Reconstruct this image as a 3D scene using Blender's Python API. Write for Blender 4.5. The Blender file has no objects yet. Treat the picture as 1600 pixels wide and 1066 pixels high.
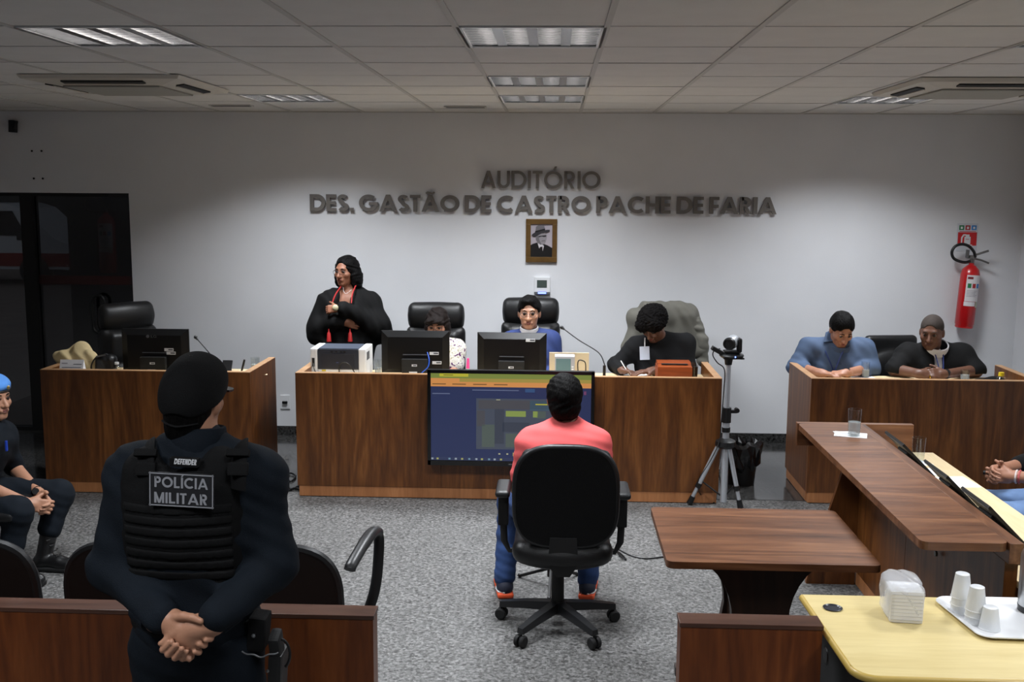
import bpy, bmesh, math, random
import numpy as np
from math import pi, sin, cos, radians
from mathutils import Vector, Matrix
random.seed(7); np.random.seed(7)
S = bpy.context.scene
COL = S.collection

# ------------------------------------------------------------------ camera, world, exposure
FPX, PITCH, YAW, ROLL, HC = 1639.08, .1418, .0404, .0066, 2.2
_w = np.array([-sin(YAW)*cos(PITCH), cos(YAW)*cos(PITCH), -sin(PITCH)])
_r = np.array([cos(YAW), sin(YAW), 0.]); _u = np.cross(_r, _w)
_r, _u = cos(ROLL)*_r + sin(ROLL)*_u, -sin(ROLL)*_r + cos(ROLL)*_u
cam_d = bpy.data.cameras.new('camera'); cam = bpy.data.objects.new('camera', cam_d); COL.objects.link(cam)
cam_d.sensor_width = 36; cam_d.lens = FPX/1600*36; cam_d.clip_start = .05
M = Matrix.Identity(4)
for i in range(3):
    M[i][0], M[i][1], M[i][2] = _r[i], _u[i], -_w[i]
M[2][3] = HC
cam.matrix_world = M
S.camera = cam
def P(px, py, Y):            # photograph pixel -> point at depth Y (metres from the camera along the room)
    d = _w + (px-800)/FPX*_r + (533-py)/FPX*_u
    t = Y/d[1]; return np.array([d[0]*t, Y, HC + d[2]*t])
def PZ(px, py, z):           # photograph pixel -> point at height z
    d = _w + (px-800)/FPX*_r + (533-py)/FPX*_u
    t = (z-HC)/d[2]; return np.array([d[0]*t, d[1]*t, z])
V = lambda *a: np.array(a, float)

wd = bpy.data.worlds.new('outside_daylight'); S.world = wd; wd.use_nodes = True
wd.node_tree.nodes['Background'].inputs[0].default_value = (.62, .68, .75, 1)
wd.node_tree.nodes['Background'].inputs[1].default_value = .35
S.view_settings.view_transform = 'Standard'; S.view_settings.look = 'None'
S.view_settings.gamma = 1; S.view_settings.use_curve_mapping = False
S.view_settings.exposure = 0.0

CEIL = 2.873; WALLY = 9.212; XL, XR, YB = -5.6, 4.0, -3.4
GX0, GY0, TS = -.422, 4.464, .625      # ceiling grid
LAMPS = [(-3, 0, 1.2), (0, 0, 1), (4, 0, 1), (0, 3, 1), (0, 5, 1), (-3, 5, 1), (4, 5, 1), (-3, -5, .7), (0, -5, .5), (4, -4, .8), (0, -9, .6)]  # left and middle lamps behind the camera are added to brighten the standing officer
LAMP_W = 36.5
LAMP_COL = (.94, .98, 1.03)
for (cx, rw, pw) in LAMPS:
    l = bpy.data.lights.new('ceiling_lamp_light', 'AREA'); l.shape = 'RECTANGLE'; l.size = .55; l.size_y = .55
    l.energy = LAMP_W*pw; l.color = LAMP_COL; l.spread = radians(130)
    o = bpy.data.objects.new('ceiling_lamp_light', l); COL.objects.link(o)
    o.location = (GX0+TS*(cx+.5), GY0+TS*(rw+.5), CEIL-.012)

# ------------------------------------------------------------------ materials
def lin(v):
    v /= 255.
    return v/12.92 if v <= .04045 else ((v+.055)/1.055)**2.4
def C(r, g, b): return (lin(r), lin(g), lin(b), 1)
MATS = {}
def mat(name, col, rough=.5, metal=0, bump=0, bscale=60, var=0, vscale=8, spec=.5, emit=None, estr=0, coat=0, trans=0, alpha=1, sheen=0, stretch=(1, 1, 1)):
    if name in MATS: return MATS[name]
    m = bpy.data.materials.new(name); m.use_nodes = True; N = m.node_tree.nodes; L = m.node_tree.links
    b = N['Principled BSDF']
    b.inputs['Base Color'].default_value = col; b.inputs['Roughness'].default_value = rough
    b.inputs['Metallic'].default_value = metal; b.inputs['Specular IOR Level'].default_value = spec
    b.inputs['Coat Weight'].default_value = coat
    b.inputs['Transmission Weight'].default_value = trans; b.inputs['Alpha'].default_value = alpha
    b.inputs['Sheen Weight'].default_value = sheen
    if emit: b.inputs['Emission Color'].default_value = emit; b.inputs['Emission Strength'].default_value = estr
    if bump or var:
        tc = N.new('ShaderNodeTexCoord'); mp = N.new('ShaderNodeMapping'); mp.inputs['Scale'].default_value = stretch
        L.new(tc.outputs['Object'], mp.inputs[0])
    if var:
        n = N.new('ShaderNodeTexNoise'); n.inputs['Scale'].default_value = vscale; n.inputs['Detail'].default_value = 4
        L.new(mp.outputs[0], n.inputs['Vector'])
        r = N.new('ShaderNodeValToRGB'); r.color_ramp.elements[0].position = .3; r.color_ramp.elements[1].position = .7
        r.color_ramp.elements[0].color = tuple(c*(1-var) for c in col[:3])+(1,); r.color_ramp.elements[1].color = tuple(min(1, c*(1+var)) for c in col[:3])+(1,)
        L.new(n.outputs[0], r.inputs[0]); L.new(r.outputs[0], b.inputs['Base Color'])
    if bump:
        n2 = N.new('ShaderNodeTexNoise'); n2.inputs['Scale'].default_value = bscale; n2.inputs['Detail'].default_value = 3
        L.new(mp.outputs[0], n2.inputs['Vector'])
        bp = N.new('ShaderNodeBump'); bp.inputs['Strength'].default_value = bump; bp.inputs['Distance'].default_value = .01
        L.new(n2.outputs[0], bp.inputs['Height']); L.new(bp.outputs[0], b.inputs['Normal'])
    MATS[name] = m; return m
def wood(name, dark, mid, light, axis='z', rough=.38, scale=1.0, cath=.5):
    if name in MATS: return MATS[name]
    m = bpy.data.materials.new(name); m.use_nodes = True; N = m.node_tree.nodes; L = m.node_tree.links
    b = N['Principled BSDF']; b.inputs['Roughness'].default_value = rough; b.inputs['Specular IOR Level'].default_value = .45
    tc = N.new('ShaderNodeTexCoord'); mp = N.new('ShaderNodeMapping')
    st = {'z': (1, 1, .11), 'x': (.11, 1, 1), 'y': (1, .11, 1)}[axis]
    mp.inputs['Scale'].default_value = tuple(s*scale for s in st)
    L.new(tc.outputs['Object'], mp.inputs[0])
    n1 = N.new('ShaderNodeTexNoise'); n1.inputs['Scale'].default_value = 3.2; n1.inputs['Detail'].default_value = 3; n1.inputs['Distortion'].default_value = .6
    L.new(mp.outputs[0], n1.inputs['Vector'])
    mul = N.new('ShaderNodeMath'); mul.operation = 'MULTIPLY'; mul.inputs[1].default_value = 9.0; L.new(n1.outputs[0], mul.inputs[0])
    fr = N.new('ShaderNodeMath'); fr.operation = 'PINGPONG'; fr.inputs[1].default_value = .5; L.new(mul.outputs[0], fr.inputs[0])
    n2 = N.new('ShaderNodeTexNoise'); n2.inputs['Scale'].default_value = 70; n2.inputs['Detail'].default_value = 2; L.new(mp.outputs[0], n2.inputs['Vector'])
    a1 = N.new('ShaderNodeMath'); a1.operation = 'MULTIPLY_ADD'; a1.inputs[1].default_value = cath; L.new(fr.outputs[0], a1.inputs[0])
    n3 = N.new('ShaderNodeTexNoise'); n3.inputs['Scale'].default_value = 9; n3.inputs['Detail'].default_value = 4; L.new(mp.outputs[0], n3.inputs['Vector'])
    s3 = N.new('ShaderNodeMath'); s3.operation = 'MULTIPLY'; s3.inputs[1].default_value = .55; L.new(n3.outputs[0], s3.inputs[0])
    a2 = N.new('ShaderNodeMath'); a2.operation = 'MULTIPLY_ADD'; a2.inputs[1].default_value = .38; L.new(n2.outputs[0], a2.inputs[0]); L.new(s3.outputs[0], a2.inputs[2])
    L.new(a2.outputs[0], a1.inputs[2])
    r = N.new('ShaderNodeValToRGB'); e = r.color_ramp.elements
    e[0].position = .3; e[0].color = dark; e[1].position = .9; e[1].color = light; k = e.new(.6); k.color = mid
    L.new(a1.outputs[0], r.inputs[0]); L.new(r.outputs[0], b.inputs['Base Color'])
    MATS[name] = m; return m
def granite(name, rough, tone=1.0):
    m = bpy.data.materials.new(name); m.use_nodes = True; N = m.node_tree.nodes; L = m.node_tree.links
    b = N['Principled BSDF']; b.inputs['Roughness'].default_value = rough
    tc = N.new('ShaderNodeTexCoord')
    n = N.new('ShaderNodeTexNoise'); n.inputs['Scale'].default_value = 52; n.inputs['Detail'].default_value = 3; n.inputs['Roughness'].default_value = .7
    L.new(tc.outputs['Object'], n.inputs['Vector'])
    v = N.new('ShaderNodeTexVoronoi'); v.inputs['Scale'].default_value = 75; L.new(tc.outputs['Object'], v.inputs['Vector'])
    mx = N.new('ShaderNodeMath'); mx.operation = 'MULTIPLY_ADD'; mx.inputs[1].default_value = .28
    sp = N.new('ShaderNodeSeparateColor'); L.new(v.outputs['Color'], sp.inputs[0]); L.new(sp.outputs[0], mx.inputs[0]); L.new(n.outputs[0], mx.inputs[2])
    r = N.new('ShaderNodeValToRGB'); e = r.color_ramp.elements
    tone *= .385
    g = lambda q: (lin(q)*tone, lin(q-1)*tone, lin(q-3)*tone, 1)
    e[0].position = .42; e[0].color = g(66); e[1].position = .88; e[1].color = g(205); k = e.new(.56); k.color = g(125); k = e.new(.70); k.color = g(158)
    L.new(mx.outputs[0], r.inputs[0]); L.new(r.outputs[0], b.inputs['Base Color'])
    MATS[name] = m; return m

# ------------------------------------------------------------------ object helpers
def tag(o, label=None, cat=None, group=None, kind=None):
    if label: o['label'] = label
    if cat: o['category'] = cat
    if group: o['group'] = group
    if kind: o['kind'] = kind
    return o
def thing(name, label, cat, loc=(0, 0, 0), group=None, kind=None):
    o = bpy.data.objects.new(name, None); COL.objects.link(o); o.location = [float(v) for v in loc]; o.empty_display_size = .1
    return tag(o, label, cat, group, kind)
def wloc(o):
    l = Vector((0, 0, 0))
    while o is not None: l = l + Vector(o.location); o = o.parent
    return l
def link(name, me, m, parent=None, smooth=False, label=None, loc=None):
    """mesh given in world coordinates; stored relative to its parent (or to loc when it is a thing of its own)"""
    o = bpy.data.objects.new(name, me); COL.objects.link(o)
    if not isinstance(m, (list, tuple)): m = [m]
    for k in m: me.materials.append(k)
    off = wloc(parent) if parent is not None else Vector(loc if loc is not None else (0, 0, 0))
    if off.length > 0: me.transform(Matrix.Translation(-off))
    if parent is not None: o.parent = parent
    elif loc is not None: o.location = [float(v) for v in loc]
    if smooth: me.polygons.foreach_set('use_smooth', [True]*len(me.polygons))
    if label: o['label'] = label
    return o
def frame(d, up=(0, 0, 1)):
    d = np.array(d, float); d = d/np.linalg.norm(d); up = np.array(up, float)
    x = np.cross(d, up)
    if np.linalg.norm(x) < 1e-6: x = np.cross(d, V(0, 1, 0))
    x /= np.linalg.norm(x); z = np.cross(x, d); return x, d, z          # right, forward, up
class MB:
    def __init__(s): s.v = []; s.f = []; s.m = []; s.cur = 0
    def add(s, vs, fs):
        b = len(s.v); s.v += [tuple(float(q) for q in v) for v in vs]
        for f in fs: s.f.append([b+i for i in f]); s.m.append(s.cur)
        return s
    def box(s, c, d, R=None, ch=0.0):
        """box centre c, full size d, optional chamfer ch"""
        h = [q/2 for q in d]
        if ch <= 0:
            vs = [(x, y, z) for x in (-h[0], h[0]) for y in (-h[1], h[1]) for z in (-h[2], h[2])]
            fs = [(0, 1, 3, 2), (4, 6, 7, 5), (0, 4, 5, 1), (2, 3, 7, 6), (0, 2, 6, 4), (1, 5, 7, 3)]
        else:
            bm = bmesh.new(); bmesh.ops.create_cube(bm, size=1)
            for v in bm.verts: v.co = Vector((v.co.x*d[0], v.co.y*d[1], v.co.z*d[2]))
            bmesh.ops.bevel(bm, geom=bm.edges[:], offset=min(ch, min(d)*.49), segments=2, profile=.7, affect='EDGES')
            bm.verts.index_update(); vs = [tuple(v.co) for v in bm.verts]; fs = [[v.index for v in f.verts] for f in bm.faces]; bm.free()
        vs = np.array(vs)
        if R is not None: vs = vs @ np.array(R).T
        return s.add(vs + np.array(c, float), fs)
    def b2(s, lo, hi, ch=0.0):
        lo = np.array(lo, float); hi = np.array(hi, float); return s.box((lo+hi)/2, np.abs(hi-lo), None, ch)
    def cyl(s, a, b, ra, rb=None, n=16, cap=True):
        rb = ra if rb is None else rb; a = np.array(a, float); b = np.array(b, float)
        x, d, z = frame(b-a); ang = np.arange(n)*2*pi/n
        ring = np.outer(np.cos(ang), x)+np.outer(np.sin(ang), z)
        vs = np.vstack([a+ring*ra, b+ring*rb]); fs = [(i, i+n, (i+1) % n+n, (i+1) % n) for i in range(n)]
        if cap: fs += [list(range(n)), list(range(2*n-1, n-1, -1))]
        return s.add(vs, fs)
    def lathe(s, c, prof, n=20, axis=(0, 0, 1)):
        """profile of (radius, height) along axis"""
        c = np.array(c, float); x, z, y = frame(axis, (0, 1, 0) if abs(axis[2]) > .9 else (0, 0, 1)); ang = np.arange(n)*2*pi/n
        ring = np.outer(np.cos(ang), x)+np.outer(np.sin(ang), y); vs = []
        for r, h in prof: vs.append(c+ring*max(r, 1e-4)+np.array(z)*h)
        fs = []
        for k in range(len(prof)-1):
            for i in range(n): fs.append((k*n+i, k*n+(i+1) % n, (k+1)*n+(i+1) % n, (k+1)*n+i))
        return s.add(np.vstack(vs), fs)
    def tube(s, pts, r, n=8, flat=1.0, up=(0, 0, 1)):
        pts = [np.array(p, float) for p in pts]; m = len(pts); rs = r if isinstance(r, (list, tuple)) else [r]*m; vs = []
        px = None
        for i, p in enumerate(pts):
            d = pts[min(i+1, m-1)]-pts[max(i-1, 0)]; d = d/(np.linalg.norm(d)+1e-9)
            if px is None: x, _, z = frame(d, up)
            else:
                x = px-d*np.dot(px, d); x /= np.linalg.norm(x); z = np.cross(x, d)
            px = x; ang = np.arange(n)*2*pi/n
            vs.append(p+np.outer(np.cos(ang), x)*rs[i]+np.outer(np.sin(ang), z)*rs[i]*flat)
        fs = []
        for k in range(m-1):
            for i in range(n): fs.append((k*n+i, k*n+(i+1) % n, (k+1)*n+(i+1) % n, (k+1)*n+i))
        fs += [list(range(n-1, -1, -1)), list(range((m-1)*n, m*n))]
        return s.add(np.vstack(vs), fs)
    def prism(s, pts2, o, ux, uy, th):
        """2D outline in plane (o, ux, uy), extruded by vector th"""
        o = np.array(o, float); ux = np.array(ux, float); uy = np.array(uy, float); th = np.array(th, float)
        a = np.array([o+ux*p[0]+uy*p[1] for p in pts2]); n = len(a)
        fs = [list(range(n)), list(range(2*n-1, n-1, -1))]+[(i, i+n, (i+1) % n+n, (i+1) % n) for i in range(n)]
        return s.add(np.vstack([a, a+th]), fs)
    def ball(s, c, r, n=12, sc=(1, 1, 1)):
        prof = [(r*sin(pi*k/(n//2)), -r*cos(pi*k/(n//2))) for k in range(n//2+1)]
        b = len(s.v); s.lathe((0, 0, 0), prof, n)
        for i in range(b, len(s.v)):
            v = s.v[i]; s.v[i] = (v[0]*sc[0]+c[0], v[1]*sc[1]+c[1], v[2]*sc[2]+c[2])
        return s
    def mesh(s, name='m'):
        me = bpy.data.meshes.new(name); me.from_pydata(s.v, [], s.f)
        if any(s.m): me.polygons.foreach_set('material_index', s.m)
        bm = bmesh.new(); bm.from_mesh(me); bmesh.ops.recalc_face_normals(bm, faces=bm.faces); bm.to_mesh(me); bm.free()
        return me
    def build(s, name, m, parent=None, smooth=False, label=None, loc=None):
        o = link(name, s.mesh(name), m, parent, False, label, loc)
        if smooth:
            me = o.data; me.polygons.foreach_set('use_smooth', [True]*len(me.polygons))
            try: me.set_sharp_from_angle(angle=radians(40))
            except Exception: pass
        return o
def dup(root, loc, rotz=0, label=None, group=None):
    def cp(o, par):
        c = o.copy(); COL.objects.link(c)
        if par is not None: c.parent = par
        for ch in list(o.children): cp(ch, c)
        return c
    r = cp(root, None); r.location = [float(v) for v in loc]; r.rotation_euler = (0, 0, rotz)
    return tag(r, label, None, group)
def rrect(x0, y0, x1, y1, r, n=5):
    pts = []
    for cx, cy, a0 in ((x1-r, y1-r, 0), (x0+r, y1-r, 90), (x0+r, y0+r, 180), (x1-r, y0+r, 270)):
        for k in range(n+1):
            a = radians(a0+90*k/n); pts.append((cx+r*cos(a), cy+r*sin(a)))
    return pts

# ------------------------------------------------------------------ implicit surfaces (smooth unions meshed with surface nets)
I3 = np.eye(3)
def cn(a, b, ra, rb=None, k=.02, mode='u'): return ['c', np.array(a, float), np.array(b, float), ra, ra if rb is None else rb, k, mode]
def el(c, r, R=I3, k=.03, mode='u'): return ['e', np.array(c, float), np.array(r, float), np.array(R, float), None, k, mode]
def bx(c, h, R=I3, rr=.01, k=.02, mode='u'): return ['b', np.array(c, float), np.array(h, float), np.array(R, float), rr, k, mode]
def chain(pts, rs, k=.004):
    if not isinstance(rs, (list, tuple)): rs = [rs]*len(pts)
    return [cn(pts[i], pts[i+1], rs[i], rs[i+1], k) for i in range(len(pts)-1)]
def infl(prims, d):
    out = []
    for p in prims:
        q = list(p)
        if q[0] == 'c': q[3] = q[3]+d; q[4] = q[4]+d
        else: q[2] = q[2]+d
        out.append(q)
    return out
def ev(p, X, Y, Z):
    kd = p[0]
    if kd == 'c':
        a, b = p[1], p[2]; ba = b-a; L2 = float(ba@ba)+1e-12; x = X-a[0]; y = Y-a[1]; z = Z-a[2]
        t = np.clip((x*ba[0]+y*ba[1]+z*ba[2])/L2, 0, 1)
        return np.sqrt((x-t*ba[0])**2+(y-t*ba[1])**2+(z-t*ba[2])**2)-(p[3]+(p[4]-p[3])*t)
    c, r, R = p[1], p[2], p[3]; x = X-c[0]; y = Y-c[1]; z = Z-c[2]
    q = [x*R[0, i]+y*R[1, i]+z*R[2, i] for i in range(3)]
    if kd == 'e':
        k0 = np.sqrt((q[0]/r[0])**2+(q[1]/r[1])**2+(q[2]/r[2])**2); k1 = np.sqrt((q[0]/r[0]**2)**2+(q[1]/r[1]**2)**2+(q[2]/r[2]**2)**2)+1e-9
        return k0*(k0-1)/k1
    rr = p[4]; q = [np.abs(q[i])-(r[i]-rr) for i in range(3)]
    return np.sqrt(np.maximum(q[0], 0)**2+np.maximum(q[1], 0)**2+np.maximum(q[2], 0)**2)+np.minimum(np.maximum(np.maximum(q[0], q[1]), q[2]), 0)-rr
def bb(p):
    if p[0] == 'c':
        m = max(p[3], p[4]); return np.minimum(p[1], p[2])-m, np.maximum(p[1], p[2])+m
    e = np.abs(p[3]) @ p[2]; return p[1]-e, p[1]+e
def smin(a, b, k):
    h = np.maximum(k-np.abs(a-b), 0)/k; return np.minimum(a, b)-h*h*k*.25
def field(prims, h, wr=None):
    U = [p for p in prims if p[6] == 'u']; B = [bb(p) for p in U]
    lo = np.min([b[0] for b in B], axis=0)-4*h; hi = np.max([b[1] for b in B], axis=0)+4*h
    n = np.ceil((hi-lo)/h).astype(int)+1
    ax = [(lo[i]+h*np.arange(n[i])).astype(np.float32) for i in range(3)]
    D = np.full(n, 1.0, np.float32)
    for p in prims:
        l, u = bb(p); k = max(p[5], 1e-4); pad = k+3.5*h
        i0 = np.clip(np.floor((l-pad-lo)/h).astype(int), 0, n-1); i1 = np.clip(np.ceil((u+pad-lo)/h).astype(int)+1, 1, n)
        if p[6] == 'i': i0 = np.zeros(3, int); i1 = n
        if np.any(i1 <= i0): continue
        sl = tuple(slice(i0[j], i1[j]) for j in range(3))
        d = ev(p, ax[0][sl[0]][:, None, None], ax[1][sl[1]][None, :, None], ax[2][sl[2]][None, None, :]).astype(np.float32)
        if p[6] == 'u': D[sl] = smin(D[sl], d, k)
        elif p[6] == 's': D[sl] = -smin(-D[sl], d, k)
        else: D[sl] = np.maximum(D[sl], d)
    if wr is not None:
        X, Y, Z = ax[0][:, None, None], ax[1][None, :, None], ax[2][None, None, :]
        D += wr(X, Y, Z).astype(np.float32)
    return D, lo
def nets(D, lo, h):
    s = D < 0
    n = np.array(D.shape)
    cnt = np.zeros(n-1, np.int8)
    for dx in (0, 1):
        for dy in (0, 1):
            for dz in (0, 1): cnt += s[dx:n[0]-1+dx, dy:n[1]-1+dy, dz:n[2]-1+dz]
    act = np.argwhere((cnt > 0) & (cnt < 8))
    if len(act) == 0: return np.zeros((0, 3)), []
    idx = np.full(n-1, -1, np.int32); idx[act[:, 0], act[:, 1], act[:, 2]] = np.arange(len(act))
    acc = np.zeros((len(act), 3)); num = np.zeros(len(act))
    corners = [(a, b, c) for a in (0, 1) for b in (0, 1) for c in (0, 1)]
    val = {c: D[act[:, 0]+c[0], act[:, 1]+c[1], act[:, 2]+c[2]].astype(float) for c in corners}
    for c in corners:
        for axn in range(3):
            if c[axn]: continue
            e = list(c); e[axn] = 1; e = tuple(e); a, b = val[c], val[e]; m = (a < 0) != (b < 0)
            t = np.where(m, a/np.where(m, a-b, 1), 0); pt = np.zeros((len(act), 3)); pt[:] = c; pt[:, axn] += t
            acc[m] += pt[m]; num[m] += 1
    v = (act+acc/num[:, None])*h+lo
    F = []
    for axn in range(3):
        a = [slice(None)]*3; b = [slice(None)]*3; a[axn] = slice(0, -1); b[axn] = slice(1, None)
        sa, sb = s[tuple(a)], s[tuple(b)]; ed = np.argwhere(sa != sb)
        o1, o2 = [(1, 2), (2, 0), (0, 1)][axn]
        ed = ed[(ed[:, o1] > 0) & (ed[:, o2] > 0) & (ed[:, o1] < n[o1]-1) & (ed[:, o2] < n[o2]-1)]
        ins = sa[ed[:, 0], ed[:, 1], ed[:, 2]]
        def ci(d1, d2):
            q = ed.copy(); q[:, o1] -= d1; q[:, o2] -= d2; return idx[q[:, 0], q[:, 1], q[:, 2]]
        q = np.stack([ci(1, 1), ci(0, 1), ci(0, 0), ci(1, 0)], 1)
        q[~ins] = q[~ins][:, ::-1]; F.append(q)
    return v, np.vstack(F)
def sdf(name, prims, h, m, parent=None, wr=None, label=None, loc=None):
    D, lo = field(prims, h, wr); v, f = nets(D, lo, h)
    me = bpy.data.meshes.new(name)
    me.vertices.add(len(v)); me.vertices.foreach_set('co', v.astype(np.float32).ravel())
    me.loops.add(len(f)*4); me.loops.foreach_set('vertex_index', f.astype(np.int32).ravel())
    me.polygons.add(len(f)); me.polygons.foreach_set('loop_start', np.arange(len(f), dtype=np.int32)*4)
    me.update(calc_edges=True); me.validate()
    return link(name, me, m, parent, True, label, loc)
def hit(prims, o, d, t1=1.2, n=500):
    """first surface point along a ray"""
    o = np.array(o, float); d = np.array(d, float); d /= np.linalg.norm(d); t = np.linspace(0, t1, n)
    p = o+np.outer(t, d); D = None
    for q in prims:
        if q[6] != 'u': continue
        e = ev(q, p[:, 0], p[:, 1], p[:, 2]); D = e if D is None else smin(D, e, max(q[5], 1e-4))
    i = np.argmax(D < 0); return p[i] if D.min() < 0 else p[np.argmin(D)]
def see(prims, px, py):
    d = P(px, py, 1.0)-V(0, 0, HC); return hit(prims, V(0, 0, HC)+d*2.2, d, 8.5, 4000)
def folds(amp, f, d=(0, 0, 1), seed=0):
    rs = np.random.RandomState(seed); ph = rs.rand(6)*6.28; d = np.array(d, float)
    def w(X, Y, Z):
        a = f*(X*d[0]+Y*d[1]+Z*d[2])
        return amp*(np.sin(a+2.2*np.sin(7*X+ph[0])+1.7*np.sin(9*Z+ph[1])+1.5*np.sin(8*Y+ph[2]))*.6+.4*np.sin(1.9*a+3*np.sin(11*Z+5*X+ph[3])+2*np.sin(13*Y+ph[4])))
    return w
# ================================================================== ROOM SHELL
m_wall = mat('wall_paint', C(222, 223, 226), .85, bump=.05, bscale=90, var=.02, vscale=3)
m_ceil = mat('ceiling_tile_white', C(214, 212, 209), .9, bump=.08, bscale=160, var=.03, vscale=5)
m_rail = mat('grid_rail_grey', C(188, 186, 182), .6)
m_black = mat('black_plastic', C(13, 13, 14), .42)
m_blackm = mat('black_matt', C(9, 9, 10), .7)
m_gran = granite('speckled_granite_floor', .62, 1.0)
m_polish = granite('polished_granite_floor', .12, .42)
m_skirt = granite('dark_granite_skirting', .25, .35)
m_white = mat('white_plastic', C(226, 227, 229), .4)
m_alu = mat('louvre_aluminium', C(215, 216, 218), .22, metal=1)
m_steel = mat('brushed_steel', C(120, 118, 116), .38, metal=.85, bump=.04, bscale=200)
m_grey = mat('grey_plastic', C(92, 94, 97), .45)

def struct(name, lo, hi, m, ch=0):
    o = MB().b2(lo, hi, ch).build(name, m); o['kind'] = 'structure'; return o
fl = struct('floor', (XL, YB, -.1), (XR, 7.41, 0), m_gran)
fp = struct('floor_polished', (XL, 7.425, -.1), (XR, WALLY, 0), m_polish)
struct('trim_1', (XL, 7.41, -.1), (XR, 7.425, -.0005), mat('black_floor_joint', C(20, 20, 20), .5))
GLX, GLZ = -3.771, 2.16
wb = MB().b2((GLX, WALLY, 0), (XR, WALLY+.15, CEIL+.2)).b2((XL-.1, WALLY, GLZ), (GLX, WALLY+.15, CEIL+.2)).build('wall_back', m_wall); wb['kind'] = 'structure'
wl = struct('wall_left', (XL-.15, YB, 0), (XL, WALLY, CEIL+.2), m_wall)
wr_ = struct('wall_right', (XR, YB, 0), (XR+.15, WALLY+.15, CEIL+.2), m_wall)
struct('wall_rear', (XL-.15, YB-.15, 0), (XR+.15, YB, CEIL+.2), m_wall)
struct('baseboard_back', (GLX+.02, WALLY-.016, 0), (XR, WALLY, .082), m_skirt)
struct('baseboard_right', (XR-.016, YB, 0), (XR, WALLY-.016, .082), m_skirt)

# ceiling: slab above, tiles and rails as pieces of it
ce = MB().b2((XL-.15, YB-.15, CEIL+.13), (XR+.15, WALLY+.15, CEIL+.2)).build('ceiling', m_ceil); ce['kind'] = 'structure'
lampcells = {(c, r) for c, r, _ in LAMPS}
tme = MB().box((0, 0, .009), (.606, .602, .018), None, .002).mesh('ceiling_tile'); tme.materials.append(m_ceil)
for c in range(-9, 8):
    for r in range(-3, 8):
        if (c, r) in lampcells: continue
        x0, x1 = max(GX0+TS*c, XL), min(GX0+TS*(c+1), XR); y0, y1 = GY0+TS*r, min(GY0+TS*(r+1), WALLY)
        if x1-x0 < .03: continue
        o = bpy.data.objects.new('ceiling_tile', tme); COL.objects.link(o); o.parent = ce
        o.location = ((x0+x1)/2, (y0+y1)/2, CEIL+random.uniform(0, .0025)); o.scale = ((x1-x0)/TS, (y1-y0)/TS, 1)
        o.rotation_euler = (random.uniform(-.001, .001), random.uniform(-.001, .001), 0)
for c in range(-8, 8):
    x = GX0+TS*c
    MB().b2((x-.013, GY0-3*TS, CEIL-.004), (x+.013, WALLY, CEIL+.03)).build('grid_rail', m_rail, ce)
MB().b2((XL, WALLY-.02, CEIL-.006), (XR, WALLY, CEIL+.02)).build('edge_rail', m_rail, ce)

# recessed fluorescent fittings
m_tube = mat('lit_fluorescent_tube', C(255, 246, 236), .5, emit=(1, .93, .86, 1), estr=5)
lampnames = {(-3, 0): 'square louvred ceiling light nearest the camera on the left', (0, 0): 'square louvred ceiling light nearest the camera in the middle row',
             (0, 3): 'middle one of the three louvred ceiling lights in the central row', (0, 5): 'farthest louvred ceiling light of the central row, above the lettering',
             (-3, 5): 'far louvred ceiling light on the left behind the air conditioner', (4, 5): 'far louvred ceiling light beside the right air conditioner',
             (4, 0): 'louvred ceiling light above the juror counter, out of the frame at right', (-3, -5): 'unseen louvred ceiling light added behind the camera on the left',
             (0, -5): 'unseen louvred ceiling light added just behind the camera in the middle', (4, -4): 'louvred ceiling light behind the camera on the right', (0, -9): 'rearmost louvred ceiling light above the public seating'}
def make_lamp(label):
    t = thing('ceiling_light', label, 'ceiling light', (0, 0, 0), 'recessed louvred lights'); h = .3125
    f = MB()
    for a, b in (((-h, -h), (h, -h+.022)), ((-h, h-.022), (h, h)), ((-h, -h), (-h+.022, h)), ((h-.022, -h), (h, h))): f.b2((a[0], a[1], -.004), (b[0], b[1], .004))
    f.build('frame', m_white, t)
    b = MB(); e = h-.02
    b.b2((-e, -e, .09), (e, e, .095)); b.b2((-e, -e, 0), (-e+.004, e, .09)); b.b2((e-.004, -e, 0), (e, e, .09)); b.b2((-e, -e, 0), (e, -e+.004, .09)); b.b2((-e, e-.004, 0), (e, e, .09))
    b.build('housing', m_alu, t)
    for k in range(4):
        x = -e+(k+.5)*e/2
        MB().cyl((x, -e+.03, .06), (x, e-.03, .06), .013, n=10).build('tube', m_tube, t, True)
    for k in range(1, 4):
        x = -e+k*e/2
        MB().prism([(-.022, 0), (.022, 0), (.002, .055), (-.002, .055)], (x, -e, .002), (1, 0, 0), (0, 0, 1), (0, 2*e, 0)).build('reflector', m_alu, t)
    for k in range(8):
        y = -e+(k+.5)*e/4
        MB().b2((-e, y-.002, .004), (e, y+.002, .045)).build('louvre', m_alu, t)
    return t
lamp0 = None
for (c, r, _) in LAMPS:
    lab = lampnames.get((c, r), 'square louvred ceiling light above the public seating behind the camera')
    loc = (GX0+TS*(c+.5), GY0+TS*(r+.5), CEIL)
    if lamp0 is None: lamp0 = make_lamp(lab); lamp0.location = loc
    else: dup(lamp0, loc, 0, lab)

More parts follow.
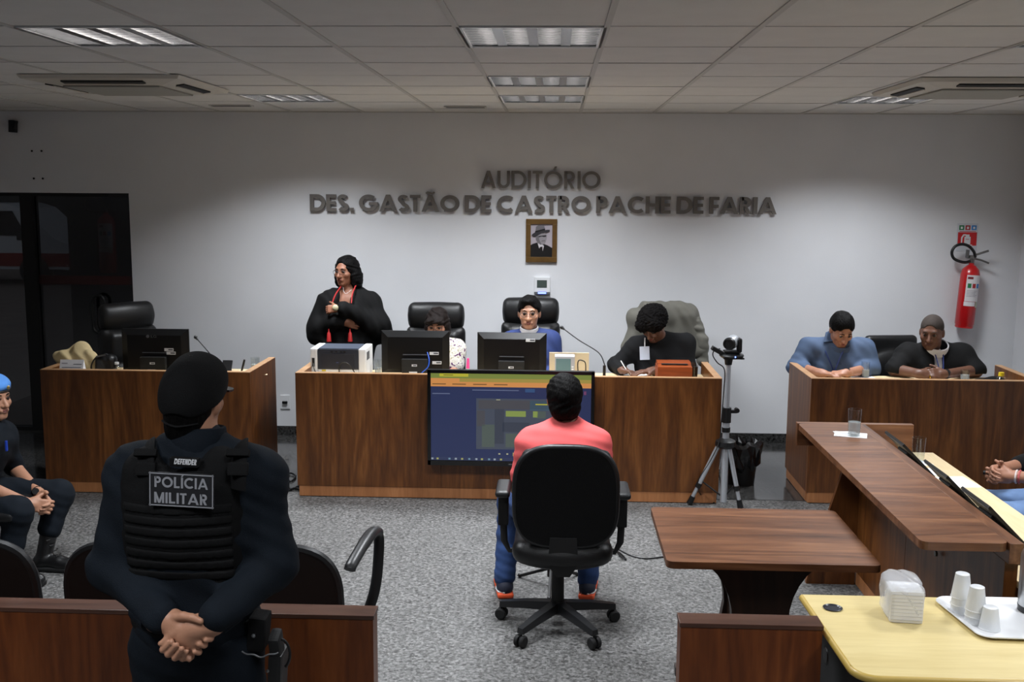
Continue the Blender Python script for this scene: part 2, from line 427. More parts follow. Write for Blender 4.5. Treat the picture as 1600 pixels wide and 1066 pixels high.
# air-conditioning cassettes
m_ac = mat('air_conditioner_cream', C(196, 190, 178), .5); m_acg = mat('intake_grille_grey', C(160, 158, 150), .7, bump=.3, bscale=300)
def make_ac(label, loc):
    t = thing('air_conditioner', label, 'air conditioner', loc, 'ceiling cassette air conditioners'); h = .49; L = wloc(t)
    q = lambda x, y, z: (L.x+x, L.y+y, L.z+z)
    p = MB(); a, b = h, h-.16
    vs = [q(s*a, u*a, -.0) for s, u in ((-1, -1), (1, -1), (1, 1), (-1, 1))]+[q(s*(a-.015), u*(a-.015), -.022) for s, u in ((-1, -1), (1, -1), (1, 1), (-1, 1))]+[q(s*b, u*b, -.045) for s, u in ((-1, -1), (1, -1), (1, 1), (-1, 1))]
    p.add(vs, [(0, 1, 5, 4), (1, 2, 6, 5), (2, 3, 7, 6), (3, 0, 4, 7), (4, 5, 9, 8), (5, 6, 10, 9), (6, 7, 11, 10), (7, 4, 8, 11), (8, 9, 10, 11), (0, 3, 2, 1)])
    p.build('panel', m_ac, t)
    g = MB().b2(q(-.30, -.30, -.056), q(.30, .30, -.046), .004).build('intake_grille', m_acg, t)
    for ang in range(4):
        R = np.array(Matrix.Rotation(ang*pi/2, 3, 'Z')); c = R @ V(0, -.41, -.036)
        tilt = R @ np.array(Matrix.Rotation(-.142, 3, 'X'))
        MB().box((L.x+c[0], L.y+c[1], L.z+c[2]), (.50, .05, .008), tilt).build('air_slot', m_blackm, t)
        c2 = R @ V(0, -.385, -.045)
        MB().box((L.x+c2[0], L.y+c2[1], L.z+c2[2]), (.48, .012, .006), tilt).build('air_flap', m_ac, t)
    return t
make_ac('cream cassette air conditioner in the ceiling above the glass door side', (-2.72, 6.75, CEIL-.004))
make_ac('cream cassette air conditioner in the ceiling at the right edge', (2.60, 6.82, CEIL-.004))
for x, y, lab in ((-2.62, 8.53, 'small slotted ceiling vent left of the lettering'), (-.735, 8.6, 'small slotted ceiling vent near the central light row')):
    t = thing('ceiling_vent', lab, 'vent', (x, y, CEIL), 'slotted ceiling vents')
    MB().b2((x-.17, y-.05, CEIL-.008), (x+.17, y+.05, CEIL), .002).build('vent_plate', m_rail, t)
    for k in (-1, 0, 1): MB().b2((x-.155, y+k*.027-.008, CEIL-.011), (x+.155, y+k*.027+.008, CEIL-.008)).build('vent_slot', m_grey, t)

# ------------------------------------------------------------------ glass entrance
def glass_mat(name, tint, gl=.06):
    m = bpy.data.materials.new(name); m.use_nodes = True; N = m.node_tree.nodes; L = m.node_tree.links; N.clear()
    o = N.new('ShaderNodeOutputMaterial'); t = N.new('ShaderNodeBsdfTransparent'); t.inputs[0].default_value = tint
    g = N.new('ShaderNodeBsdfGlossy'); g.inputs['Roughness'].default_value = .02; g.inputs[0].default_value = (.9, .9, .9, 1)
    f = N.new('ShaderNodeLayerWeight'); f.inputs[0].default_value = .5; mx = N.new('ShaderNodeMixShader'); p5 = N.new('ShaderNodeMath'); p5.operation = 'POWER'; p5.inputs[1].default_value = 5; ma = N.new('ShaderNodeMath'); ma.operation = 'MULTIPLY_ADD'; ma.inputs[1].default_value = .7; ma.inputs[2].default_value = .045
    L.new(f.outputs['Facing'], p5.inputs[0]); L.new(p5.outputs[0], ma.inputs[0]); L.new(ma.outputs[0], mx.inputs[0]); L.new(t.outputs[0], mx.inputs[1]); L.new(g.outputs[0], mx.inputs[2]); L.new(mx.outputs[0], o.inputs[0])
    MATS[name] = m; return m
m_gl1 = glass_mat('tinted_glass', (.42, .42, .43, 1)); m_gl2 = glass_mat('dark_tinted_glass', (.28, .28, .29, 1))
m_glc = glass_mat('clear_glass', (.93, .95, .95, 1))
m_film = mat('red_safety_strip', C(64, 30, 28), .5, alpha=.75)
d1 = thing('door_1', 'dark tinted glass entrance door with long black pull handle', None, (GLX, WALLY, 0), None, 'structure')
MB().b2((-4.65, WALLY+.03, .03), (GLX, WALLY+.042, GLZ-.02)).build('pane', m_gl2, d1)
f = MB(); f.b2((-4.76, WALLY+.0, 0), (-4.64, WALLY+.10, GLZ)); f.build('door_frame', m_blackm, d1)
MB().b2((-4.65, WALLY+.0, 0), (GLX, WALLY+.09, .035)).build('bottom_rail', m_blackm, d1)
MB().b2((-4.65, WALLY+.0, GLZ-.03), (GLX, WALLY+.09, GLZ)).build('top_rail', m_blackm, d1)
MB().b2((-3.95, WALLY-.002, GLZ-.035), (GLX, WALLY+.03, GLZ)).build('hinge_cover', m_black, d1)
MB().b2((-4.65, WALLY+.026, 1.345), (GLX, WALLY+.03, 1.425)).build('safety_strip', m_film, d1)
hp = [(-4.135, WALLY-.03, .97+.24*k/6) for k in range(7)]; ha = [(-4.08+.055*cos(a), WALLY-.03, 1.2+.055*sin(a)) for a in np.linspace(pi, 0, 9)]
hb = [(-4.08+.055*cos(a), WALLY-.03, .97+.055*sin(a)) for a in np.linspace(0, -pi, 9)]
MB().tube([(-4.135, WALLY-.03, .97)]+ha+hb, .013, 10).cyl((-4.08, WALLY-.03, 1.25), (-4.08, WALLY+.03, 1.25), .01).cyl((-4.08, WALLY-.03, .92), (-4.08, WALLY+.03, .92), .01).build('handle', m_black, d1, True)
w1 = thing('window_1', 'tall tinted glass pane left of the entrance door', None, (-5, WALLY, 0), None, 'structure')
MB().b2((XL, WALLY+.03, .03), (-4.76, WALLY+.042, GLZ-.02)).build('pane', m_gl1, w1)
MB().b2((XL, WALLY+.0, 0), (-4.76, WALLY+.09, .035)).b2((XL, WALLY, GLZ-.03), (-4.76, WALLY+.09, GLZ)).build('window_frame', m_blackm, w1)
g = MB().b2((-30, WALLY+.15, -.14), (6, 40, -.02)).build('pavement', mat('brown_grey_paving', C(120, 110, 104), .9, var=.3, vscale=3)); g['kind'] = 'structure'
g = MB().b2((-30, 34, -.02), (6, 34.3, 7)).build('wall_outside', mat('outside_wall', C(70, 72, 70), .9, var=.3, vscale=1)); g['kind'] = 'structure'
# parked car seen through the left pane
cx, cy = -13.35, 24.5
car = thing('car', 'white van-like car parked outside the glass', 'car', (cx, cy, -.02))
m_carw = mat('white_car_paint', C(225, 228, 232), .3, coat=.5)
prof = [(-2.3, .35), (2.2, .35), (2.25, .9), (1.9, 1.05), (1.15, 1.75), (.8, 1.85), (-2.0, 1.85), (-2.3, 1.5)]
MB().prism(prof, (cx, cy-.85, 0), (1, 0, 0), (0, 0, 1), (0, 1.7, 0)).build('body', m_carw, car)
for x0, x1 in ((-1.9, -.9), (-.75, .25), (.35, 1.0)):
    MB().prism([(x0, 1.12), (x1+(.25 if x1 > .9 else 0), 1.12), (x1-.05, 1.68), (x0, 1.68)], (cx, cy-.87, 0), (1, 0, 0), (0, 0, 1), (0, .03, 0)).build('side_window', m_black, car)
MB().b2((cx-2.3, cy-.87, .42), (cx+2.24, cy-.85, .72)).build('red_stripe', mat('red_car_stripe', C(150, 38, 34), .4), car)
MB().box((cx+1.2, cy-.95, 1.1), (.2, .18, .16), None, .04).build('mirror', m_black, car)
for x in (-1.4, 1.4): MB().cyl((cx+x, cy-.9, .32), (cx+x, cy-.65, .32), .34, n=24).cyl((cx+x, cy+.65, .32), (cx+x, cy+.9, .32), .34, n=24).build('wheel', m_blackm, car)

# ------------------------------------------------------------------ wall lettering
def arc(cx, cy, rx, ry, a0, a1, n=18): return [(cx+rx*cos(radians(a)), cy+ry*sin(radians(a))) for a in np.linspace(a0, a1, n)]
def strip(pts, t):
    pts = [np.array(p, float) for p in pts]; L = []; m = len(pts); closed = np.linalg.norm(pts[0]-pts[-1]) < 1e-6
    for i, p in enumerate(pts):
        a = pts[i-1] if i else (pts[-2] if closed else p); b = pts[i+1] if i < m-1 else (pts[1] if closed else p)
        d = b-a; d /= np.linalg.norm(d)+1e-9; n = np.array([-d[1], d[0]]); L.append((p+n*t/2, p-n*t/2))
    return [[L[i][0], L[i+1][0], L[i+1][1], L[i][1]] for i in range(m-1)]
def bar(x0, y0, x1, y1): return [[(x0, y0), (x1, y0), (x1, y1), (x0, y1)]]
def slant(x0, y0, x1, y1, t): return [[(x0, y0), (x0+t, y0), (x1+t, y1), (x1, y1)]]
def glyph(ch, t):
    h = t/2
    if ch in 'AÃ':
        w = .92 if t > .17 else .8; q = slant(0, 0, w/2-t/2, 1, t)+slant(w-t, 0, w/2-t/2, 1, t)+bar(.22*w, .2, .78*w, .2+t*.8)
        if ch == 'Ã': q += strip([(w/2-.22, 1.08), (w/2-.12, 1.16), (w/2, 1.12), (w/2+.12, 1.08), (w/2+.22, 1.16)], t*.5)
        return q, w
    if ch in 'OÓ':
        r = .5; q = strip(arc(r, .5, r-h, .5-h, 0, 360, 33), t)
        if ch == 'Ó': q += slant(.47, 1.06, .58, 1.26, t*.8)
        return q, 1.0
    if ch == 'C': return strip(arc(.5, .5, .5-h, .5-h, 48, 312, 26), t), .86
    if ch == 'G': return strip(arc(.5, .5, .5-h, .5-h, 48, 345, 28), t)+bar(.52, .38, 1.0, .38+t*.85), 1.0
    if ch == 'D': return bar(0, 0, t, 1)+strip([(t*.5, h)]+arc(.36, .5, .42-h+.04, .5-h, -90, 90, 20)+[(t*.5, 1-h)], t), .80
    if ch == 'E': return bar(0, 0, t, 1)+bar(0, 0, .52, t*.9)+bar(0, .5-t*.45, .49, .5+t*.45)+bar(0, 1-t*.9, .52, 1), .54
    if ch == 'F': return bar(0, 0, t, 1)+bar(0, .45-t*.45, .47, .45+t*.45)+bar(0, 1-t*.9, .50, 1), .5
    if ch == 'H': return bar(0, 0, t, 1)+bar(.5, 0, .5+t, 1)+bar(0, .5-t*.45, .5+t, .5+t*.45), .5+t
    if ch == 'I': return bar(0, 0, t, 1), t
    if ch == 'T': return bar(.25-h+.02, 0, .25+h+.02, 1)+bar(0, 1-t*.9, .54, 1), .54
    if ch == 'P': return bar(0, 0, t, 1)+strip([(t*.5, .38+h)]+arc(.30, .69, .27-h+.02, .31-h, -90, 90, 14)+[(t*.5, 1-h)], t), .58
    if ch == 'R':
        q = glyph('P', t)[0]; return q+slant(.40, 0, .18, .42, t*1.05), .64
    if ch == 'U': return strip([(h, 1), (h, .34)]+arc(.34, .34, .34-h, .34-h, 180, 360, 16)+[(.68-h, 1)], t), .68
    if ch == 'S': return strip(arc(.28, .74, .26-h+.02, .26-h, 30, 230, 14)+arc(.28, .255, .28-h+.02, .255-h, 75, -150, 18), t), .57
    if ch == 'L': return bar(0, 0, t, 1)+bar(0, 0, .52, t*.9), .54
    if ch == '\u00cd': return bar(0, 0, t, 1)+slant(.0, 1.06, .12, 1.26, t*.8), t
    if ch == 'M': return bar(0, 0, t, 1)+bar(.84-t, 0, .84, 1)+slant(.42-t*.5, 0, 0, 1, t)+slant(.42-t*.5, 0, .84-t, 1, t), .84
    if ch == 'N': return bar(0, 0, t, 1)+bar(.7-t, 0, .7, 1)+slant(.7-t*1.05, 0, 0, 1, t*1.05), .7
    if ch == '.': return bar(0, 0, t, t), t
    return [], .28
m_letter = mat('letter_dark_steel', C(116, 111, 106), .45, metal=.35, bump=.05, bscale=180, var=.12, vscale=2.5)
def sign(label, text, x0, x1, z0, hgt, t, gap):
    root = thing('wall_lettering', label, 'lettering', ((x0+x1)/2, WALLY, z0)); xs = []; x = 0
    for ch in text:
        q, w = glyph(ch, t); xs.append(x); x += w+gap if ch != ' ' else .22
    sx = (x1-x0)/((x-gap)*hgt)
    for ch, xo in zip(text, xs):
        q, w = glyph(ch, t)
        if not q: continue
        mb = MB()
        for pi_, poly in enumerate(q):
            pts = [((xo+p[0])*hgt*sx, p[1]*hgt) for p in poly]
            mb.prism(pts, (x0, WALLY-.038-.0003*(pi_ % 5), z0), (1, 0, 0), (0, 0, 1), (0, .022, 0))
        cxp = x0+(xo+w/2)*hgt*sx
        mb.cyl((cxp-.3*w*hgt*sx*(0 if ch in 'IT.' else 1), WALLY-.02, z0+.05*hgt), (cxp-.3*w*hgt*sx*(0 if ch in 'IT.' else 1), WALLY, z0+.05*hgt), .004, n=6)
        mb.build('letter', m_letter, root)
sign('thin steel letters reading AUDITÓRIO on the back wall', 'AUDITÓRIO', -.648, .385, 2.226, .150, .165, .09)
sign('bold steel letters reading DES. GASTÃO DE CASTRO PACHE DE FARIA', 'DES. GASTÃO DE CASTRO PACHE DE FARIA', -2.15, 1.90, 2.018, .146, .208, .06)

# ------------------------------------------------------------------ things on the back wall
pf = thing('portrait', 'bronze-framed black and white portrait of a man in a hat', 'picture', (-.12, WALLY, 1.775))
x0, x1, z0, z1 = -.256, .016, 1.587, 1.963; Yw = WALLY
m_brz = mat('bronze_frame', C(112, 84, 44), .42, metal=.5, var=.15, vscale=20)
for a, b in (((x0, z0), (x1, z0+.045)), ((x0, z1-.045), (x1, z1)), ((x0, z0+.045), (x0+.042, z1-.045)), ((x1-.042, z0+.045), (x1, z1-.045))):
    MB().b2((a[0], Yw-.028, a[1]), (b[0], Yw, b[1]), .003).build('frame_bar', m_brz, pf)
u0, v0 = x0+.042, z0+.045; uw, vh = x1-x0-.084, z1-z0-.09
MB().b2((u0, Yw-.012, v0), (u0+uw, Yw-.004, v0+vh)).build('print', mat('print_light_grey', C(178, 170, 178), .4), pf)
def flat(name, pts, m, d): MB().prism([(u0+p[0]*uw, v0+p[1]*vh) for p in pts], (0, Yw-.012-d, 0), (1, 0, 0), (0, 0, 1), (0, .0008, 0)).build(name, m, pf)
m_p1 = mat('print_black', C(18, 18, 20), .4); m_p2 = mat('print_mid_grey', C(112, 108, 112), .4); m_p3 = mat('print_face_grey', C(150, 146, 150), .4); m_p4 = mat('print_white', C(215, 212, 216), .4); m_p5 = mat('print_dark_grey', C(52, 50, 54), .4)
flat('suit', [(0, 0), (1, 0), (1, .28), (.78, .36), (.6, .40), (.42, .36), (.3, .44), (.1, .40), (0, .36)], m_p1, .001)
flat('shirt_collar', [(.32, .42), (.40, .26), (.46, .30), (.55, .16), (.62, .34), (.5, .40)], m_p4, .002)
flat('tie', [(.42, .30), (.55, .32), (.56, .1), (.44, .1)], m_p1, .003)
flat('face', [(.24, .66), (.23, .54), (.32, .44), (.46, .375), (.62, .39), (.70, .46), (.74, .56), (.74, .70), (.5, .76), (.3, .72)], m_p3, .004)
flat('cheek_shade', [(.24, .66), (.23, .54), (.32, .44), (.46, .375), (.50, .40), (.40, .52), (.36, .66)], m_p2, .005)
flat('eye_shade', [(.36, .64), (.72, .67), (.72, .625), (.60, .61), (.52, .63), (.38, .60)], m_p5, .006)
flat('moustache', [(.50, .50), (.66, .52), (.67, .49), (.5, .475)], m_p2, .006)
flat('hat_crown', [(.2, .74), (.24, .92), (.36, .97), (.5, .955), (.62, .96), (.66, .86)], m_p2, .007)
flat('hat_band', [(.2, .75), (.21, .79), (.66, .87), (.67, .82)], m_p1, .008)
flat('hat_brim', [(.04, .66), (.1, .62), (.2, .62), (.5, .73), (.74, .745), (.88, .78), (.88, .83), (.74, .83), (.45, .79), (.2, .75), (.08, .70)], m_p5, .009)

th = thing('thermostat', 'white wall thermostat with grey display and blue light under the portrait', 'thermostat', (-.108, Yw, 1.385))
MB().b2((-.179, Yw-.028, 1.325), (-.04, Yw, 1.455), .004).build('case', m_white, th)
MB().b2((-.155, Yw-.031, 1.365), (-.068, Yw-.027, 1.43)).build('display', mat('lcd_green_grey', C(72, 84, 80), .25), th)
MB().b2((-.179, Yw-.03, 1.305), (-.04, Yw, 1.324)).build('lower_lip', m_grey, th)
MB().b2((-.145, Yw-.034, 1.312), (-.075, Yw-.029, 1.322)).build('indicator', mat('blue_led', C(40, 60, 255), .4, emit=(.12, .2, 1, 1), estr=7), th)

# fire extinguisher and its sign
m_red = mat('extinguisher_red', C(190, 22, 26), .3, coat=.4)
def make_ext(label, loc):
    t = thing('fire_extinguisher', label, 'extinguisher', loc); L = np.array(wloc(t)); r = .078
    q = lambda x, y, z: L+V(x, y, z)
    MB().lathe(L, [(0, 0), (r-.012, 0), (r-.004, .006), (r-.004, .03), (r, .035), (r, .46), (r*.86, .505), (r*.5, .535), (.022, .545), (.022, .56)], 28).build('cylinder', m_red, t, True)
    MB().cyl(q(0, 0, .555), q(0, 0, .60), .02, n=12).box(q(0, -.0, .61), (.05, .035, .03), None, .004).build('valve', m_steel, t)
    MB().tube([q(.01, 0, .625), q(.07, -.01, .65), q(.125, -.012, .672)], .007, 6, 1.5).build('lever', m_steel, t)
    MB().tube([q(.01, 0, .60), q(.07, -.01, .59), q(.14, -.012, .567)], .006, 6, 1.5).build('carry_handle', m_steel, t)
    MB().b2(q(-.05, .0, .60), q(-.028, .03, .67), .003).build('bracket', m_steel, t)
    pts = [q(.02, -.01, .61), q(.0, -.02, .655), q(-.05, -.03, .70), q(-.11, -.035, .715), q(-.165, -.035, .695), q(-.19, -.035, .645), q(-.17, -.03, .595), q(-.12, -.025, .57), q(-.06, -.015, .562), q(-.01, 0, .575)]
    MB().tube(sm(pts, 4), .0125, 10).build('hose', m_black, t, True)
    m_lab = mat('extinguisher_label', C(222, 218, 220), .5)
    def wrap(name, a0, a1, z0, z1, m, d=.0012):
        mb = MB(); A = np.linspace(radians(a0), radians(a1), 9); vs = [L+V((r+d)*sin(a), -(r+d)*cos(a), z) for a in A for z in (z0, z1)]
        mb.add(vs, [(2*i, 2*i+2, 2*i+3, 2*i+1) for i in range(8)]); return mb.build(name, m, t)
    wrap('label', -38, 62, .235, .46, m_lab); wrap('lower_label', -40, 30, .195, .232, m_lab)
    wrap('red_swoosh', -32, 0, .425, .445, mat('label_maroon', C(120, 30, 40), .5), .002)
    for k, cc in enumerate((C(30, 120, 70), C(170, 40, 44), C(50, 130, 200))): wrap('class_icon', -28+k*28, -8+k*28, .35, .388, mat('icon_%d' % k, cc, .5), .002)
    for k in range(5): wrap('text_line', -30, 35-6*(k % 3), .325-.012*k, .328-.012*k, mat('label_text', C(120, 120, 126), .5), .002)
    wrap('inspection_tag', 32, 58, .185, .235, mat('tag_pale', C(176, 180, 160), .5), .003)
    return t
def sm(pts, n=6):
    """Catmull-Rom through points"""
    p = [np.array(q, float) for q in pts]; p = [2*p[0]-p[1]]+p+[2*p[-1]-p[-2]]; out = []
    for i in range(1, len(p)-2):
        for k in range(n):
            t = k/n; out.append(.5*((2*p[i])+(-p[i-1]+p[i+1])*t+(2*p[i-1]-5*p[i]+4*p[i+1]-p[i+2])*t*t+(-p[i-1]+3*p[i]-3*p[i+1]+p[i+2])*t**3))
    out.append(p[-2]); return out
ext = make_ext('red fire extinguisher hung on the white back wall', (3.53, Yw-.085, 1.06)); ext.rotation_euler = (0, radians(3), 0)
make_ext('dim red fire extinguisher behind the dark glass door', (-4.18, Yw+.45, 1.42)).rotation_euler = (0, 0, 0)
MB().b2((-4.6, Yw+.56, 0), (GLX, Yw+.62, 2.3)).build('wall_corridor', mat('corridor_wall_grey', C(96, 96, 98), .9))['kind'] = 'structure'
es = thing('extinguisher_sign', 'red and white fire extinguisher sign above the extinguisher', 'sign', (3.54, Yw, 1.83))
sx0, sx1, sz0, sz1 = 3.452, 3.626, 1.715, 1.953
MB().b2((sx0, Yw-.004, sz0), (sx1, Yw, sz1)).build('plate', mat('sign_white', C(205, 208, 214), .5), es)
def sg(name, pts, m, d=.001): MB().prism([(sx0+p[0]*(sx1-sx0), sz0+p[1]*(sz1-sz0)) for p in pts], (0, Yw-.004-d, 0), (1, 0, 0), (0, 0, 1), (0, .0008, 0)).build(name, m, es)
R4 = lambda a, b, c, d: [(a, b), (c, b), (c, d), (a, d)]
m_sr = mat('sign_red', C(200, 28, 32), .5)
for k, cc in enumerate((C(30, 120, 70), C(175, 45, 44), C(60, 140, 210))): sg('class_icon', R4(.08+.3*k, .76, .32+.3*k, .93), mat('icon_%d' % k, cc, .5)); sg('icon_mark', R4(.15+.3*k, .80, .25+.3*k, .88), m_white, .002)
sg('red_panel', [(.04, .2), (.5, .2), (.62, .09), (.74, .2), (.96, .2), (.96, .68), (.04, .68)], m_sr)
sg('extinguisher_symbol', R4(.36, .25, .66, .52), m_white, .002); sg('symbol_neck', R4(.42, .52, .6, .60), m_white, .002)
sg('symbol_hose', [(.2, .30), (.26, .28), (.27, .48), (.34, .56), (.44, .56), (.44, .61), (.30, .61), (.2, .5)], m_white, .002)
sg('symbol_text', R4(.43, .42, .59, .44), m_sr, .003); sg('header_line', R4(.1, .70, .9, .72), m_sr, .002); sg('footer_text', R4(.25, .205, .75, .235), m_white, .002)
wc = thing('wall_sensor', 'small black sensor mounted high on the back wall at far left', 'sensor', (-4.76, Yw, 2.74))
MB().box((-4.762, Yw-.03, 2.735), (.055, .06, .105), np.array(Matrix.Rotation(.06, 3, 'Y')), .006).build('housing', m_black, wc)
MB().box((-4.735, Yw-.055, 2.75), (.03, .05, .07), np.array(Matrix.Rotation(.3, 3, 'Y')), .006).build('eye_piece', m_black, wc)
for px, py, wh in ((50, 236, 'upper left'), (65, 236, 'upper right'), (53, 279, 'lower left'), (67, 279, 'lower right')):
    p = P(px, py, Yw); o = MB().cyl((p[0], Yw-.006, p[2]), (p[0], Yw, p[2]), .009, n=8).cyl((p[0], Yw-.007, p[2]), (p[0], Yw-.005, p[2]), .004, n=6).build('screw_plug', m_blackm, None, False, None, (p[0], Yw, p[2]))
    tag(o, wh+' of four dark screw plugs in the wall above the door', 'screw', 'screw plugs above the door')
ou = thing('wall_outlet', 'white wall socket plate between the two desks near the floor', 'outlet', (-2.4, Yw, .3))
MB().b2((-2.46, Yw-.01, .24), (-2.375, Yw, .365), .003).build('plate', m_white, ou)
MB().b2((-2.44, Yw-.03, .292), (-2.395, Yw-.008, .312), .003).build('plug', m_black, ou)
# ================================================================== FURNITURE
w_d, w_m, w_l = C(62, 33, 13), C(97, 56, 23), C(128, 80, 38)
m_wv = wood('walnut_vertical', w_d, w_m, w_l, 'z', .36)
m_wx = wood('walnut_along_x', w_d, C(104, 66, 42), C(140, 96, 64), 'x', .36)
m_wy = wood('walnut_along_y', w_d, C(104, 66, 42), C(140, 96, 64), 'y', .36)
m_red_w = wood('reddish_walnut_vertical', C(74, 34, 11), C(104, 52, 19), C(128, 70, 30), 'z', .34)
m_edge = wood('pale_lit_wood_edge', C(150, 112, 78), C(176, 136, 98), C(196, 158, 120), 'x', .4, 1, .2)  # pale edging wood, with light from above also painted into its tone
m_plinth = wood('orange_wood_plinth', C(140, 90, 54), C(168, 112, 70), C(190, 134, 88), 'z', .4, 1, .3)
m_cream = wood('pale_cream_laminate', C(206, 182, 140), C(222, 200, 160), C(232, 212, 176), 'y', .4, 1, .15)

def desk(label, x0, x1, yf, back, joints, surf=.82, top=.91, th=.05, gloss=None):
    t = thing('courtroom_desk', label, 'desk', ((x0+x1)/2, yf, 0)); pl = .082
    xs = [x0]+joints+[x1]
    for a, b in zip(xs[:-1], xs[1:]): MB().b2((a+.0006, yf, pl), (b-.0006, yf+th, top-.004), .0015).build('front_panel', m_wv, t)
    MB().b2((x0, yf, top-.004), (x1, yf+th, top), .001).build('top_edge', m_edge, t)
    for k, (a, b) in enumerate(((x0, x0+th), (x1-th, x1))):
        MB().b2((a, yf+th+.0005, pl), (b, back, top-.004), .0015).build('side_panel', m_wv, t)
        MB().b2((a, yf+th, top-.004), (b, back, top), .001).build('side_top_edge', m_edge, t)
    MB().b2((x0+.012, yf+.004, 0.006), (x1-.012, yf+th-.004, pl)).build('plinth', m_plinth, t)
    MB().b2((x0+.008, yf+th-.004, 0.006), (x0+th-.008, back-.02, pl)).build('plinth_side', m_plinth, t)
    MB().b2((x1-th+.008, yf+th-.004, 0.006), (x1-.008, back-.02, pl)).build('plinth_side', m_plinth, t)
    for x in (x0+.04, (x0+x1)/2, x1-.04): MB().cyl((x, yf+.025, 0), (x, yf+.025, .01), .012, n=8).build('foot', m_blackm, t)
    for x in (x0+.025, x1-.025): MB().cyl((x, back-.05, 0), (x, back-.05, .01), .012, n=8).build('foot', m_blackm, t)
    MB().b2((x0+th, yf+th+.001, surf-.03), (x1-th, back-.04, surf), .002).build('worktop', m_cream, t)
    return t
dk1 = desk('walnut desk at left with a wide front and monitor on it', -3.69, -2.165, 7.29, 7.98, [])
dk2 = desk('long central walnut desk with the big screen mounted on its front', -1.842, 1.183, 7.30, 8.02, [-.80, .36])
dk3 = desk('walnut desk at right shared by the two men leaning on it', 1.815, 3.42, 7.354, 8.06, [])

# television on the central desk
tv = thing('television', 'large black television showing a web page, fixed to the desk front', 'television', (-.30, 7.22, .30))
tx0, tx1, tz0, tz1, ty = -.885, .288, .272, .958, 7.222
MB().b2((tx0, ty, tz0), (tx1, ty+.045, tz1), .006).build('back_shell', m_black, tv)
bz = MB()
for a, b in (((tx0, tz0), (tx1, tz0+.037)), ((tx0, tz1-.024), (tx1, tz1)), ((tx0, tz0), (tx0+.024, tz1)), ((tx1-.024, tz0), (tx1, tz1))): bz.b2((a[0], ty-.006, a[1]), (b[0], ty+.004, b[1]), .003)
bz.build('bezel', mat('glossy_black_bezel', C(12, 12, 13), .18), tv)
MB().b2((-.5, ty+.045, .45), (-.1, 7.30, .75)).build('wall_bracket', m_blackm, tv)
MB().b2((-.31, ty-.0075, tz0+.012), (-.285, ty-.006, tz0+.018)).build('logo', m_grey, tv)
def em(name, c, s=1.0): return mat(name, (0.01, 0.01, 0.01, 1), .3, emit=c, estr=s)
ex0, ex1, ez0, ez1 = tx0+.024, tx1-.024, tz0+.037, tz1-.024
sc = MB().b2((ex0, ty-.001, ez0), (ex1, ty, ez1)).build('screen', em('screen_navy', C(33, 42, 78)), tv)
def scr(name, a, b, c, d, m, k=1):
    MB().b2((ex0+a*(ex1-ex0), ty-.001-.0006*k, ez1-d*(ez1-ez0)), (ex0+c*(ex1-ex0), ty-.001-.0006*(k-1), ez1-b*(ez1-ez0))).build(name, m, sc)
scr('browser_tab_strip', 0, 0, 1, .055, em('screen_olive', C(112, 124, 56)))
scr('active_tab', .055, .002, .235, .036, em('screen_yellow', C(172, 166, 48)), 2)
scr('tab_title', .08, .014, .14, .022, em('screen_dark_text', C(70, 66, 30)), 3)
scr('address_bar', 0, .055, .18, .10, em('screen_orange', C(196, 132, 72))); scr('address_field', .18, .055, 1, .095, em('screen_ochre', C(150, 132, 62)))
scr('bookmark_bar', 0, .095, 1, .15, em('screen_orange', C(196, 132, 72)))
for a in (.01, .135, .265, .395): scr('bookmark', a, .115, a+.085, .128, em('screen_brown_text', C(120, 84, 44)), 2)
scr('page_title', .26, .18, .55, .192, em('screen_faint_text', C(84, 92, 120)), 2); scr('page_name', .01, .225, .12, .238, em('screen_faint_text', C(84, 92, 120)), 2)
scr('video_frame', .285, .28, .93, .865, em('screen_video_grey', C(62, 68, 82)), 2)
vm = [em('video_dark', C(52, 57, 70)), em('video_olive', C(72, 82, 78)), em('video_green', C(122, 138, 70)), em('video_brown', C(66, 66, 72)), em('video_teal', C(58, 80, 96))]
for a, b, c, d, k in ((.30, .30, .92, .40, 3), (.47, .42, .595, .485, 2), (.64, .42, .67, .49, 2), (.665, .42, .72, .5, 1), (.32, .58, .40, .84, 1), (.47, .68, .56, .84, 1), (.40, .40, .46, .80, 0), (.45, .55, .62, .66, 0), (.62, .30, .76, .41, 4), (.29, .42, .34, .60, 3), (.56, .68, .66, .8, 3), (.8, .4, .9, .7, 0)):
    scr('video_patch', a, b, c, d, vm[k], 3)
scr('video_highlight', .41, .29, .435, .298, em('screen_pale', C(160, 160, 130)), 4); scr('video_highlight', .655, .335, .73, .347, em('screen_yellow', C(172, 166, 48)), 4)
for a in (.425, .475, .53, .585, .64): scr('call_button', a, .91, a+.012, .925, em('screen_pale', C(160, 160, 130)), 2)
scr('hang_up_button', .515, .90, .54, .94, em('screen_ring', C(150, 140, 90)), 3); scr('taskbar', 0, .965, 1, 1, em('screen_taskbar', C(40, 48, 78)), 1)
for k, a in enumerate((.002, .035, .11, .15, .19, .235, .28, .315, .36, .395, .435)): scr('task_icon', a, .972, a+.013, .992, em('screen_icon_%d' % (k % 3), [C(140, 150, 160), C(150, 150, 90), C(100, 130, 150)][k % 3]), 2)
scr('profile_dot', .955, .185, .97, .225, em('screen_purple', C(104, 56, 92)), 3); scr('chat_pill', .59, .165, .65, .205, em('screen_blue_pill', C(44, 72, 112)), 3)

